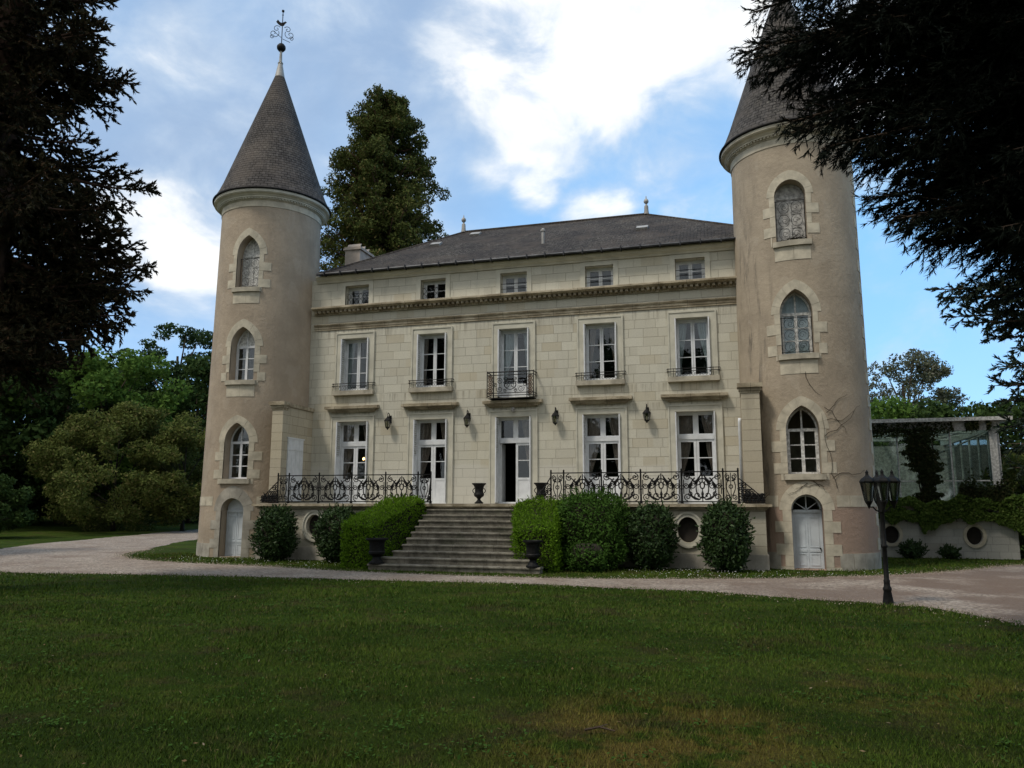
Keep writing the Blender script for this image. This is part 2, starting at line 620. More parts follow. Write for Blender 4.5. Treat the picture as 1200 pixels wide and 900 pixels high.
LX, RX = -9.45, 8.82          # tower axes
M_STONE = stone_blocks('limestone_blocks', (0.56, 0.54, 0.455), (0.515, 0.49, 0.405), (0.25, 0.225, 0.175), pale_below=2.95, stain=0.4)
M_FLANK = stone_blocks('limestone_blocks_side', (0.49, 0.44, 0.335), (0.43, 0.38, 0.29), (0.20, 0.17, 0.125), axis='y', bw=0.5)
M_TRIM = simple('limestone_trim', (0.53, 0.51, 0.425), 0.9, var=0.13, scale=2.2, bump=0.25)
M_CORN = None
M_PALE = simple('pale_limestone', (0.49, 0.445, 0.35), 0.9, var=0.18, scale=3.5, bump=0.3)
M_PALE2 = simple('grey_limestone', (0.36, 0.335, 0.285), 0.92, var=0.25, scale=2.5, bump=0.4)
M_SILL = simple('sill_stone', (0.40, 0.365, 0.29), 0.9, var=0.28, scale=3, bump=0.25)
M_RENDL = render_wall('beige_render', (0.40, 0.328, 0.248), LX, 0.0, None, None, 0.4)
M_RENDR = render_wall('stained_beige_render', (0.40, 0.334, 0.252), RX, 0.0, -1.02, 1.66, 0.9)
M_SLATE = slate('house_slate', (0.051, 0.044, 0.040), None, 0.14, 0.22, 0.6)
M_SPL = slate('spire_slate_west', (0.070, 0.064, 0.061), (LX, 0), 0.105, 0.16, 0.4)
M_SPR = slate('spire_slate_east', (0.070, 0.065, 0.062), (RX, 0), 0.105, 0.16, 0.4)
M_WHITE = simple('white_paint', (0.68, 0.70, 0.72), 0.5, var=0.08, scale=5, spec=0.4)
M_DOORW = simple('blue_white_door_paint', (0.52, 0.565, 0.60), 0.5, var=0.12, scale=3, spec=0.4)
M_OLDW = simple('weathered_white_paint', (0.54, 0.54, 0.52), 0.7, var=0.35, scale=14, bump=0.3)
M_GREYW = simple('bare_grey_boards', (0.42, 0.41, 0.39), 0.85, var=0.4, scale=9, bump=0.3)
M_DARK = simple('painted_dark_interior', (0.03, 0.026, 0.022), 0.95, var=0.2)  # near-black: the dark of interiors put into the colour
M_IRON = simple('black_iron', (0.009, 0.009, 0.009), 0.6, metal=0.0, var=0.4, scale=20, spec=0.2)
M_RUST = simple('rusty_iron', (0.10, 0.065, 0.045), 0.75, metal=0.2, var=0.5, scale=18)
M_ZINC = simple('zinc', (0.20, 0.215, 0.23), 0.5, metal=0.6, var=0.25, scale=5)
M_DZINC = simple('dark_zinc', (0.045, 0.047, 0.052), 0.5, metal=0.4, var=0.5, scale=3)
M_PALEZ = simple('pale_lead', (0.34, 0.33, 0.31), 0.6, metal=0.2, var=0.2, scale=5)
M_GLASS = glass_mat('window_glass', refl=0.40)
M_GLASSG = glass_mat('greenhouse_glass', (0.76, 0.82, 0.79), 0.06, 0.8)
M_LGLASS = glass_mat('lantern_glass', (0.55, 0.55, 0.5), 0.15, 0.9)
M_CURP = simple('rose_beige_curtain', (0.50, 0.37, 0.31), 0.95, var=0.15, scale=8)
M_NET = simple('net_curtain', (0.80, 0.84, 0.88), 0.95, var=0.08, scale=8)
M_CURW = simple('white_voile_curtain', (0.70, 0.73, 0.74), 0.95, var=0.08, scale=8)
M_BARK = simple('brown_bark', (0.07, 0.05, 0.036), 0.95, var=0.4, scale=7, bump=0.8)
M_REDBARK = simple('red_brown_bark', (0.075, 0.042, 0.028), 0.95, var=0.45, scale=6, bump=0.8)
M_TWIG = simple('dark_twigs', (0.022, 0.019, 0.013), 0.95, var=0.4, scale=9)
M_BRICKP = simple('pale_chimney_render', (0.44, 0.38, 0.33), 0.9, var=0.15, scale=4)


def step_mat():
    m, t, b = newmat('worn_step_stone')
    g = NT(t)
    p = g.pos()
    x, y, z = g.sep(p)
    n1 = g.noise(p, 4.5, 6, 0.65)
    col = g.mix(g.mapr(n1, 0.3, 0.72), c4((0.10, 0.09, 0.07)), c4((0.27, 0.245, 0.195)))
    bl = g.n('ShaderNodeTexBrick', {'Vector': g.comb(x, 0.5, 0.0), 'Color1': (1, 1, 1, 1), 'Color2': (0.7, 0.7, 0.7, 1), 'Mortar': (0.25, 0.25, 0.25, 1), 'Scale': 1.0, 'Mortar Size': 0.006, 'Brick Width': 1.15, 'Row Height': 1.0})
    col = g.mix(0.8, col, bl.outputs[0], 'MULTIPLY')
    n2 = g.noise(p, 26, 5, 0.7)
    col = g.mix(g.mapr(n2, 0.55, 0.68, 0, 0.5), col, c4((0.30, 0.29, 0.25)))
    col = g.mix(g.mapr(g.noise(p, 2.2, 3), 0.5, 0.7, 0, 0.5), col, c4((0.07, 0.075, 0.045)))
    g.set(b.inputs['Base Color'], col)
    b.inputs['Roughness'].default_value = 0.92
    g.set(b.inputs['Normal'], g.bump(g.math('ADD', n1, g.math('MULTIPLY', n2, 0.5)), 0.6, 0.015))
    return m


M_STEP = step_mat()


def cornice_mat():
    m, t, b = newmat('weathered_cornice_stone')
    g = NT(t)
    p = g.pos()
    x, y, z = g.sep(p)
    n1 = g.noise(g.scale(p, (1.2, 3.0, 3.0)), 1.6, 6, 0.65)
    col = g.mix(g.mapr(n1, 0.38, 0.66), c4((0.25, 0.21, 0.145)), c4((0.50, 0.44, 0.33)))
    bl = g.n('ShaderNodeTexBrick', {'Vector': g.comb(x, 0.5, 0.0), 'Color1': (1, 1, 1, 1), 'Color2': (0.86, 0.84, 0.8, 1), 'Mortar': (0.3, 0.3, 0.3, 1), 'Scale': 1.0, 'Mortar Size': 0.007, 'Brick Width': 0.86, 'Row Height': 1.0})
    col = g.mix(0.9, col, bl.outputs[0], 'MULTIPLY')
    n2 = g.noise(p, 18, 5, 0.7)
    col = g.mix(g.mapr(n2, 0.5, 0.75, 0, 0.5), col, c4((0.12, 0.105, 0.075)))
    g.set(b.inputs['Base Color'], col)
    b.inputs['Roughness'].default_value = 0.93
    g.set(b.inputs['Normal'], g.bump(n2, 0.5, 0.012))
    return m


M_CORN = cornice_mat()


def ground_cols(g, p):
    """shared by turf and grass blades: mown green with mossy, dry and bare patches"""
    n1 = g.noise(p, 0.55, 4, 0.6)
    n2 = g.noise(p, 2.6, 4, 0.6)
    col = g.mix(g.mapr(n1, 0.3, 0.7), c4((0.040, 0.076, 0.009)), c4((0.076, 0.116, 0.017)))
    col = g.mix(g.mapr(n2, 0.50, 0.70, 0, 0.7), col, c4((0.115, 0.112, 0.030)))
    n0 = g.noise(g.scale(p, (0.35, 0.9, 1.0)), 1.0, 3, 0.6)
    col = g.mix(g.mapr(n0, 0.40, 0.62, 0, 0.5), col, c4((0.022, 0.045, 0.006)))
    far = g.n('ShaderNodeVectorMath', {0: p, 1: (6.2, -18.4, 0.0)}, operation='DISTANCE').outputs['Value']
    f = g.math('MULTIPLY', g.mapr(far, 0.5, 1.7, 0.9, 0.0), g.mapr(g.noise(p, 1.9, 4, 0.6), 0.40, 0.54))
    far2 = g.n('ShaderNodeVectorMath', {0: p, 1: (8.4, -16.3, 0.0)}, operation='DISTANCE').outputs['Value']
    f2 = g.math('MULTIPLY', g.mapr(far2, 0.4, 1.8, 0.5, 0.0), g.mapr(g.noise(p, 1.5, 4, 0.6), 0.46, 0.6))
    f = g.math('MAXIMUM', f, f2)
    col = g.mix(g.math('MULTIPLY', f, 0.8), col, c4((0.23, 0.155, 0.045)))
    n4 = g.noise(p, 0.9, 5, 0.65)
    col = g.mix(g.mapr(n4, 0.53, 0.66, 0, 0.7), col, c4((0.075, 0.055, 0.028)))
    return col


def lawn_mat():
    m, t, b = newmat('mown_turf')
    g = NT(t)
    p = g.pos()
    col = ground_cols(g, p)
    n = g.noise(p, 34, 6, 0.75)
    col = g.mix(g.mapr(n, 0.35, 0.7, 0.0, 0.6), col, c4((0.014, 0.017, 0.005)))
    g.set(b.inputs['Base Color'], col)
    b.inputs['Roughness'].default_value = 1.0
    b.inputs['Specular IOR Level'].default_value = 0.05
    h = g.math('ADD', g.noise(p, 60, 5, 0.8), g.math('MULTIPLY', g.noise(p, 9, 4), 1.2))
    g.set(b.inputs['Normal'], g.bump(h, 1.0, 0.05))
    return m


def blade_mat():
    m, t, b = newmat('grass_blades')
    g = NT(t)
    p = g.pos()
    col = ground_cols(g, p)
    r = g.island()
    col = g.mix(g.mapr(r, 0.0, 1.0, 0, 0.55, False), col, c4((0.080, 0.132, 0.022)))
    col = g.mix(g.mapr(g.math('FRACT', g.math('MULTIPLY', r, 9.7)), 0.88, 0.95, 0, 0.7), col, c4((0.16, 0.13, 0.06)))
    g.set(b.inputs['Base Color'], col)
    b.inputs['Roughness'].default_value = 0.9
    b.inputs['Specular IOR Level'].default_value = 0.03
    return m


def gravel_mat():
    m, t, b = newmat('gravel')
    g = NT(t)
    p = g.pos()
    vo = g.n('ShaderNodeTexVoronoi', {'Vector': p, 'Scale': 20.0})
    c = g.sep(vo.outputs['Color'])[0]
    n1 = g.noise(p, 0.8, 5, 0.6)
    col = g.mix(c, c4((0.165, 0.132, 0.105)), c4((0.46, 0.39, 0.32)))
    col = g.mix(g.mapr(n1, 0.42, 0.68, 0, 0.65), col, c4((0.19, 0.135, 0.10)))
    gx = g.sep(p)[0]
    ea = g.math('MULTIPLY', g.mapr(gx, 2.0, 11.0, 0.15, 0.9), g.mapr(g.noise(p, 0.45, 4, 0.6), 0.36, 0.56))
    col = g.mix(ea, col, c4((0.155, 0.108, 0.08)))
    sp = g.noise(p, 60, 4, 0.7)
    col = g.mix(g.mapr(sp, 0.58, 0.7, 0, 0.6), col, c4((0.36, 0.32, 0.275)))
    g.set(b.inputs['Base Color'], col)
    b.inputs['Roughness'].default_value = 0.95
    h = g.math('ADD', g.math('MULTIPLY', vo.outputs['Distance'], -1.0), g.math('MULTIPLY', n1, 1.5))
    g.set(b.inputs['Normal'], g.bump(h, 0.9, 0.03))
    return m


M_LAWN, M_BLADE, M_GRAVEL = lawn_mat(), blade_mat(), gravel_mat()
M_L_SEQ = leaf_mat('sequoia_sprays', (0.042, 0.062, 0.016), (0.092, 0.108, 0.028), (0.12, 0.095, 0.035), 0.15)
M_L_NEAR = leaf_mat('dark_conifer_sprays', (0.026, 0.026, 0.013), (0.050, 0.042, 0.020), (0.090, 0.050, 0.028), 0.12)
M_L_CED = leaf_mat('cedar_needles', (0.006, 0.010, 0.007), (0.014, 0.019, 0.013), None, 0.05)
M_L_CED2 = leaf_mat('grey_cedar_needles', (0.020, 0.032, 0.024), (0.045, 0.062, 0.042), None, 0.08)
M_L_HEDGE = leaf_mat('privet_leaves', (0.08, 0.165, 0.010), (0.14, 0.26, 0.018), (0.18, 0.31, 0.03), 0.4)
M_L_LAUR = leaf_mat('laurel_leaves', (0.018, 0.040, 0.012), (0.036, 0.070, 0.020), (0.06, 0.10, 0.03), 0.12, 0.5, 0.18)
M_L_GOLD = leaf_mat('olive_bush_leaves', (0.066, 0.092, 0.020), (0.125, 0.145, 0.038), (0.18, 0.16, 0.06), 0.3)
M_L_WOOD = leaf_mat('wood_leaves', (0.026, 0.046, 0.012), (0.046, 0.080, 0.020), None, 0.2)
M_L_LITE = leaf_mat('light_tree_leaves', (0.065, 0.125, 0.022), (0.11, 0.19, 0.036), None, 0.35)
M_L_PINE = leaf_mat('pine_needles', (0.022, 0.044, 0.016), (0.040, 0.070, 0.024), None, 0.12)
M_L_AIRY = leaf_mat('airy_tree_leaves', (0.060, 0.075, 0.038), (0.12, 0.13, 0.085), (0.20, 0.19, 0.16), 0.3)
M_L_IVY = leaf_mat('ivy_leaves', (0.042, 0.080, 0.014), (0.100, 0.160, 0.032), (0.15, 0.20, 0.05), 0.15)
M_PETAL = simple('white_petals', (0.75, 0.75, 0.72), 0.8, var=0.05)

# ------------------------------------------------------------------ ground
def hgt(x, y):
    d = np.hypot(np.asarray(x) - CAM[0], np.asarray(y) - CAM[1])
    t = np.clip((d - 42) / 55, 0, 1)
    return 1.25 * t * t * (3 - 2 * t)


def make_ground():
    rad = np.concatenate([np.linspace(0, 20, 15)[1:], np.linspace(22, 120, 40), [150, 200, 300, 500, 900, 1600]])
    na = 96
    V = [(CAM[0], CAM[1], 0.0)]
    for r in rad:
        for k in range(na):
            a = 2 * math.pi * k / na
            x, y = CAM[0] + r * math.cos(a), CAM[1] + r * math.sin(a)
            V.append((x, y, float(hgt(x, y))))
    F = [(0, 1 + k, 1 + (k + 1) % na) for k in range(na)]
    for i in range(len(rad) - 1):
        for k in range(na):
            a, b = 1 + i * na, 1 + (i + 1) * na
            k2 = (k + 1) % na
            F.append((a + k, b + k, b + k2, a + k2))
    return tag(raw('lawn', V, F, M_LAWN, None, True), kind='structure')


make_ground()


def smooth_line(P, n=10):
    """Catmull-Rom through the points"""
    P = np.asarray(P, float)
    Q = np.vstack([2 * P[0] - P[1], P, 2 * P[-1] - P[-2]])
    out = []
    for i in range(1, len(Q) - 2):
        p0, p1, p2, p3 = Q[i - 1], Q[i], Q[i + 1], Q[i + 2]
        for t in np.linspace(0, 1, n, endpoint=False):
            out.append(0.5 * (2 * p1 + (p2 - p0) * t + (2 * p0 - 5 * p1 + 4 * p2 - p3) * t * t + (3 * p1 - p0 - 3 * p2 + p3) * t ** 3))
    out.append(Q[-2])
    return np.array(out)


def drive():
    inner = smooth_line([(34, 7), (24, 5.2), (17.5, 3.4), (14.8, 2.2), (11.7, -1.7), (9.4, -3.6), (7.4, -4.7), (5.0, -5.6), (2.6, -6.1), (-2.4, -5.9), (-6.2, -4.75),
                         (-10.2, -4.1), (-12.9, -2.4), (-14.6, 0.3), (-16.7, 4.2), (-19.4, 10), (-21, 16), (-20, 26), (-14, 36)], 12)
    outer = smooth_line([(34, -4), (24, -9), (16, -13.5), (12.6, -13.6), (10.9, -11.6), (10.1, -9.9), (9.2, -9.2), (7.3, -8.5), (4.9, -7.95), (2.0, -7.6), (-0.9, -7.75), (-4.2, -7.85),
                         (-7.6, -8.1), (-10.8, -8.5), (-14.8, -6.9), (-18.2, -3.4), (-21.0, 0.6), (-23.2, 4.6), (-25.0, 10.8), (-26.6, 18.5), (-26, 28), (-19, 39)], 12)

    def resample(P, n):
        d = np.concatenate([[0], np.cumsum(np.hypot(*np.diff(P, axis=0).T))])
        t = np.linspace(0, d[-1], n)
        return np.stack([np.interp(t, d, P[:, 0]), np.interp(t, d, P[:, 1])], 1)
    n, m = 420, 13
    A, B = resample(inner, n), resample(outer, n)
    # match the two edges by arc so that cross lines stay short
    V, F = [], []
    rA = rng.normal(0, 0.05, n) + np.convolve(rng.normal(0, 0.20, n + 8), np.ones(9) / 9, 'valid')
    rB = rng.normal(0, 0.06, n) + np.convolve(rng.normal(0, 0.22, n + 8), np.ones(9) / 9, 'valid')
    for i in range(n):
        d = B[i] - A[i]
        d /= np.linalg.norm(d)
        a, b = A[i] + d * rA[i], B[i] + d * rB[i]
        for j in range(m):
            t = j / (m - 1)
            q = a * (1 - t) + b * t
            z = float(hgt(*q)) + (0.006 if j in (0, m - 1) else 0.012)
            V.append((q[0], q[1], z))
    for i in range(n - 1):
        for j in range(m - 1):
            a = i * m + j
            F.append((a, a + 1, a + m + 1, a + m))
    tag(raw('gravel_drive', V, F, M_GRAVEL, None, True), kind='structure')
    return A, B


DA, DB = drive()


# ------------------------------------------------------------------ the house
house = thing('manor_house', 'pale limestone house with slate hip roof between two round towers', 'house', (-0.25, 0, 0))
CX = [-0.08 + 2.885 * (i - 2) for i in range(5)]
wall_mb = MB().box(-7.75, 8.75, 0.0, 9.2, 0.0, 9.72)
wall = wall_mb.build('wall', M_STONE, house)
cu = MB().box(-7.25, 8.3, 0.5, 8.7, 1.70, 9.60)
for i, c in enumerate(CX):
    cu2 = None
cut(wall, cu)
cu = MB()
for i, c in enumerate(CX):
    cu.box(c - 0.60, c + 0.60, -0.3, 0.75, 1.755, 4.56)
    cu.box(c - 0.53, c + 0.53, -0.3, 0.75, (5.20 if i == 2 else 5.63), 7.50)
    cu.box(c - 0.46, c + 0.46, -0.3, 0.75, 8.70, 9.42)
cut(wall, cu)
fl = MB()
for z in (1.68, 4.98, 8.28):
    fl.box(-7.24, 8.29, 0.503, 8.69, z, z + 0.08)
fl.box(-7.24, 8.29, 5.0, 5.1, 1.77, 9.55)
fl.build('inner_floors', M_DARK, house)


def curtain(mb, x0, x1, z0, z1, y, side, tie=0.45, wtop=0.46, wtie=0.13, wbot=0.2):
    """tied back curtain hanging from z1; side -1 hangs on the left"""
    W = x1 - x0
    nz, nx = 14, 14
    V = []
    zt = z0 + (z1 - z0) * tie
    for i in range(nz):
        z = z1 - (z1 - z0) * i / (nz - 1)
        if z > zt:
            t = (z1 - z) / (z1 - zt)
            w_ = wtop + (wtie - wtop) * t ** 1.4
        else:
            t = (zt - z) / (zt - z0 + 1e-6)
            w_ = wtie + (wbot - wtie) * min(1, t * 2.2)
        w_ *= W
        for k in range(nx):
            u = k / (nx - 1)
            x = x0 + w_ * u if side < 0 else x1 - w_ * u
            V.append((x, y + 0.02 * math.sin(u * 19 + i * 0.13) + 0.015 * u, z))
    F = [(i * nx + k, i * nx + k + 1, (i + 1) * nx + k + 1, (i + 1) * nx + k) for i in range(nz - 1) for k in range(nx - 1)]
    mb.add(V, F)


def shutter(parent, x, y0, y1, z0, z1, louvre_from, mat=None):
    """a leaf folded back into the reveal, louvred above louvre_from"""
    mb = MB()
    t = 0.018
    f = 0.05
    mb.box(x - t, x + t, y0, y0 + f, z0, z1)
    mb.box(x - t, x + t, y1 - f, y1, z0, z1)
    for za, zb in ((z0, z0 + 0.08), (z1 - 0.08, z1), (louvre_from - 0.05, louvre_from)):
        mb.box(x - t, x + t, y0 + f, y1 - f, za, zb)
    mb.box(x - t * 0.6, x + t * 0.6, y0 + f, y1 - f, z0 + 0.08, louvre_from - 0.05)
    z = louvre_from + 0.01
    while z < z1 - 0.1:
        mb.hexa([(x - t, y0 + f, z), (x + t, y0 + f, z + 0.035), (x + t, y1 - f, z + 0.035), (x - t, y1 - f, z), (x - t, y0 + f, z + 0.012), (x + t, y0 + f, z + 0.047), (x + t, y1 - f, z + 0.047), (x - t, y1 - f, z + 0.012)])
        z += 0.075
    return mb.build('shutter', mat or M_WHITE, parent)


def facade_window(i, c, floor):
    yF = 0.27
    if floor == 0:
        hw, z0, z1 = 0.60, 1.757, 4.558
    elif floor == 1:
        hw, z0, z1 = 0.53, 5.632 if i != 2 else 5.202, 7.498
    else:
        hw, z0, z1 = 0.46, 8.702, 9.418
    m = MB()
    a, b = c - hw + 0.004, c + hw - 0.004
    T = 0.055
    m.box(a, a + T, yF, yF + 0.07, z0, z1)
    m.box(b - T, b, yF, yF + 0.07, z0, z1)
    m.box(a + T, b - T, yF, yF + 0.07, z1 - T, z1)
    m.box(a + T, b - T, yF, yF + 0.07, z0, z0 + 0.05)
    top = z1 - T
    y0, y1 = yF + 0.012, yF + 0.058
    panes = []
    if floor == 0:
        zt = 3.72                                     # transom over the leaves
        m.box(a + T, b - T, yF - 0.02, yF + 0.07, zt, zt + 0.13)
        m.box(c - 0.05, c + 0.05, y0, y1, zt + 0.13, top)
        for s0, s1 in ((a + T, c - 0.05), (c + 0.05, b - T)):
            m.box(s0, s0 + 0.035, y0, y1, zt + 0.13, top)
            m.box(s1 - 0.035, s1, y0, y1, zt + 0.13, top)
            m.box(s0 + 0.035, s1 - 0.035, y0, y1, top - 0.04, top)
            m.box(s0 + 0.035, s1 - 0.035, y0, y1, zt + 0.13, zt + 0.17)
            panes.append((s0 + 0.035, s1 - 0.035, zt + 0.17, top - 0.04))
        leaves = [(a + T, c - 0.004), (c + 0.004, b - T)]
        if i == 2:
            leaves = leaves[1:]
        for s0, s1 in leaves:
            zp = 2.52                                 # solid panel below
            m.box(s0, s0 + 0.075, y0, y1, z0 + 0.05, zt)
            m.box(s1 - 0.075, s1, y0, y1, z0 + 0.05, zt)
            m.box(s0 + 0.075, s1 - 0.075, y0, y1, zt - 0.08, zt)
            m.box(s0 + 0.075, s1 - 0.075, y0, y1, zp, zp + 0.07)
            m.box(s0 + 0.075, s1 - 0.075, y0, y1, z0 + 0.05, z0 + 0.2)
            m.box(s0 + 0.075, s1 - 0.075, y0 + 0.014, y1 - 0.01, z0 + 0.2, zp)
            zm = (zp + zt) / 2 + 0.03
            m.box(s0 + 0.075, s1 - 0.075, y0 + 0.006, y1 - 0.006, zm - 0.013, zm + 0.013)
            panes.append((s0 + 0.075, s1 - 0.075, zp + 0.07, zt - 0.08))
    else:
        nb = 3 if floor == 1 else 2
        for s0, s1 in ((a + T, c - 0.004), (c + 0.004, b - T)):
            m.box(s0, s0 + 0.055, y0, y1, z0 + 0.05, top)
            m.box(s1 - 0.055, s1, y0, y1, z0 + 0.05, top)
            m.box(s0 + 0.055, s1 - 0.055, y0, y1, top - 0.055, top)
            m.box(s0 + 0.055, s1 - 0.055, y0, y1, z0 + 0.05, z0 + 0.12)
            zb = z0 + 0.12
            if i == 2 and floor == 1:
                m.box(s0 + 0.055, s1 - 0.055, y0 + 0.012, y1 - 0.01, zb, zb + 0.3)
                m.box(s0 + 0.055, s1 - 0.055, y0, y1, zb + 0.3, zb + 0.36)
                zb += 0.36
            for k in range(1, nb):
                zz = zb + (top - 0.055 - zb) * k / nb
                m.box(s0 + 0.055, s1 - 0.055, y0 + 0.008, y1 - 0.008, zz - 0.012, zz + 0.012)
            panes.append((s0 + 0.055, s1 - 0.055, zb, top - 0.055))
    win = m.build('window', M_WHITE, house)
    g = MB()
    for (p0, p1, q0, q1) in panes:
        tilt = rng.uniform(-0.006, 0.006)
        yy = yF + 0.035
        g.hexa([(p0, yy - tilt, q0), (p1, yy + tilt, q0), (p1, yy + 0.006 + tilt, q0), (p0, yy + 0.006 - tilt, q0),
                (p0, yy - tilt, q1), (p1, yy + tilt, q1), (p1, yy + 0.006 + tilt, q1), (p0, yy + 0.006 - tilt, q1)])
    g.build('pane', M_GLASS, win)
    # stone surround, proud of the wall, with a moulded outer fillet
    if floor < 2:
        s = MB()
        e, zz0 = 0.165, (1.755 if floor == 0 else z0)
        for (x0, x1) in ((c - hw - e, c - hw), (c + hw, c + hw + e)):
            s.box(x0, x1, -0.035, 0.06, zz0, z1 + e)
        s.box(c - hw, c + hw, -0.035, 0.06, z1, z1 + e)
        for (x0, x1) in ((c - hw - e - 0.05, c - hw - e), (c + hw + e, c + hw + e + 0.05)):
            s.box(x0, x1, -0.058, 0.06, zz0, z1 + e + 0.05)
        s.box(c - hw - e, c + hw + e, -0.058, 0.06, z1 + e, z1 + e + 0.05)
        s.build('stone_surround', M_TRIM, win)
    else:
        s = MB()
        for (x0, x1) in ((c - hw - 0.16, c - hw), (c + hw, c + hw + 0.16)):
            s.box(x0, x1, -0.028, 0.05, 8.66, 9.56)
        s.box(c - hw, c + hw, -0.028, 0.05, 9.42, 9.56)
        s.build('stone_surround', M_TRIM, win)
    # curtains
    if floor == 0:
        cm = MB()
        if i != 2:
            curtain(cm, a + T, c, 1.85, 3.68, yF + 0.14, -1, 0.45, 0.72, 0.22, 0.3)
        if i != 0:
            curtain(cm, c, b - T, 1.85, 3.68, yF + 0.14, 1, 0.42, 0.50, 0.13, 0.2)
        cm.build('curtain', M_CURP, win)
        cm = MB()
        if i != 2:
            curtain(cm, a + T, c, 3.75, 4.5, yF + 0.15, -1, 0.1, 0.92, 0.7, 0.7)
        curtain(cm, c, b - T, 3.75, 4.5, yF + 0.15, 1, 0.1, 0.7, 0.5, 0.5)
        cm.build('curtain', M_CURP, win)
    elif floor == 1:
        cm = MB()
        curtain(cm, a + T, c, z0 + 0.05, z1 - 0.06, yF + 0.13, -1, 0.25, [0.55, 0.4, 0.9, 0.6, 0.62][i], 0.2, 0.24)
        curtain(cm, c, b - T, z0 + 0.05, z1 - 0.06, yF + 0.13, 1, 0.25, [0.4, 0.3, 0.5, 0.5, 0.72][i], 0.16, 0.2)
        cm.build('curtain', M_CURW if i in (0, 2, 4) else M_CURP, win)
    # shutters folded into the reveals
    if floor == 0:
        shutter(win, c - hw + 0.024, -0.10, yF - 0.035, z0 + 0.03, z1 - 0.02, 3.35)
        shutter(win, c + hw - 0.024, -0.10, yF - 0.035, z0 + 0.03, z1 - 0.02, 3.35)
        h = MB()
        # hood: stepped, widening upwards
        for k, (ex, za, zb) in enumerate(((0.80, 4.868, 4.905), (0.86, 4.905, 4.95), (0.91, 4.95, 4.985), (1.00, 4.985, 5.075))):
            h.box(c - ex, c + ex, -0.075 - 0.055 * k, 0.03, za, zb)
        h.add([(c - 1.0, -0.24, 5.075), (c + 1.0, -0.24, 5.075), (c + 0.98, 0.02, 5.115), (c - 0.98, 0.02, 5.115), (c - 1.0, -0.02, 5.07), (c + 1.0, -0.02, 5.07)], [(0, 1, 2, 3), (0, 3, 4), (1, 5, 2)])
        h.build('stone_hood', M_CORN, win)
    elif floor == 1:
        shutter(win, c - hw + 0.024, -0.10, yF - 0.035, z0 + 0.03, z1 - 0.02, z0 + 0.25)
        shutter(win, c + hw - 0.024, -0.10, yF - 0.035, z0 + 0.03, z1 - 0.02, z0 + 0.25)
        if i != 2:
            sb = MB().box(c - hw - 0.25, c + hw + 0.25, -0.16, 0.24, 5.475, 5.628)
            sb.build('stone_sill', M_SILL, win)
            gr = MB()
            for z in (5.88, 5.80):
                gr.tube([(c - 0.80, 0.0, z), (c - 0.80, -0.11, z), (c + 0.80, -0.11, z), (c + 0.80, 0.0, z)], 0.012, 6)
            for k in (-0.76, -0.60, 0.60, 0.76):
                gr.tube([(c + k, -0.11, 5.63), (c + k, -0.11, 5.9)], 0.008, 5)
            for k in range(-5, 6):
                gr.tube([(c + k * 0.1 + 0.035 * math.cos(t), -0.11, 5.715 + 0.06 * math.sin(t)) for t in np.linspace(0, 6.28, 10)], 0.006, 4)
            gr.build('guard_rail', M_IRON, win)
    else:
        gr = MB()
        if i < 2:
            for k in np.linspace(-0.38, 0.38, 6):
                for z in (8.85, 9.05):
                    gr.tube([(c + k + 0.065 * math.cos(t), 0.12, z + 0.09 * math.sin(t)) for t in np.linspace(0, 6.28, 12)], 0.008, 4)
            gr.tube([(c - 0.455, 0.12, 9.16), (c + 0.455, 0.12, 9.16)], 0.01, 5)
            gr.tube([(c - 0.455, 0.12, 8.74), (c + 0.455, 0.12, 8.74)], 0.01, 5)
        else:
            gr.tube([(c - 0.455, 0.05, 9.06), (c + 0.455, 0.05, 9.06)], 0.011, 5)
            gr.tube([(c - 0.455, 0.05, 8.88), (c + 0.455, 0.05, 8.88)], 0.008, 5)
        gr.build('guard_rail', M_IRON, win)
    return win


for i, c in enumerate(CX):
    for fl_ in range(3):
        facade_window(i, c, fl_)

# open leaf of the middle door, swung inwards
c = CX[2]
od = MB()
od.box(c - 0.535, c - 0.50, 0.33, 0.80, 1.80, 3.70)
dl = od.build('door_leaf', M_WHITE, house)
# blank wall of white plaster board left of the first window? (none) -- cornices
co = MB()
prof = [(-0.02, 8.385), (-0.06, 8.385), (-0.06, 8.425), (-0.075, 8.44), (-0.075, 8.525), (-0.22, 8.525), (-0.27, 8.55), (-0.34, 8.57), (-0.34, 8.625), (-0.30, 8.645), (0.03, 8.695)]


def extrude_x(mb, prof, x0, x1):
    n = len(prof)
    V = [(x0, y, z) for y, z in prof] + [(x1, y, z) for y, z in prof]
    F = [(i, i + n, i + 1 + n, i + 1) for i in range(n - 1)]
    mb.add(V, F)


X0, X1 = -7.47, 7.6
extrude_x(co, prof, X0, X1)
x = X0 + 0.05
while x < X1 - 0.1:
    co.box(x, x + 0.09, -0.205, -0.06, 8.442, 8.524)
    x += 0.168
co.build('cornice', M_CORN, house)
ab = MB()
extrude_x(ab, [(-0.01, 7.835), (-0.035, 7.835), (-0.035, 7.90), (-0.055, 7.905), (-0.055, 7.975), (-0.09, 7.99), (-0.11, 8.03), (-0.11, 8.05), (0.01, 8.075)], X0, X1)
ab.build('string_moulding', M_CORN, house)
ev = MB()
extrude_x(ev, [(-0.005, 9.575), (-0.05, 9.575), (-0.07, 9.62), (-0.16, 9.68), (-0.22, 9.76), (-0.22, 9.80), (0.1, 9.80)], -7.42, 8.6)
ev.build('eaves_cornice', M_TRIM, house)


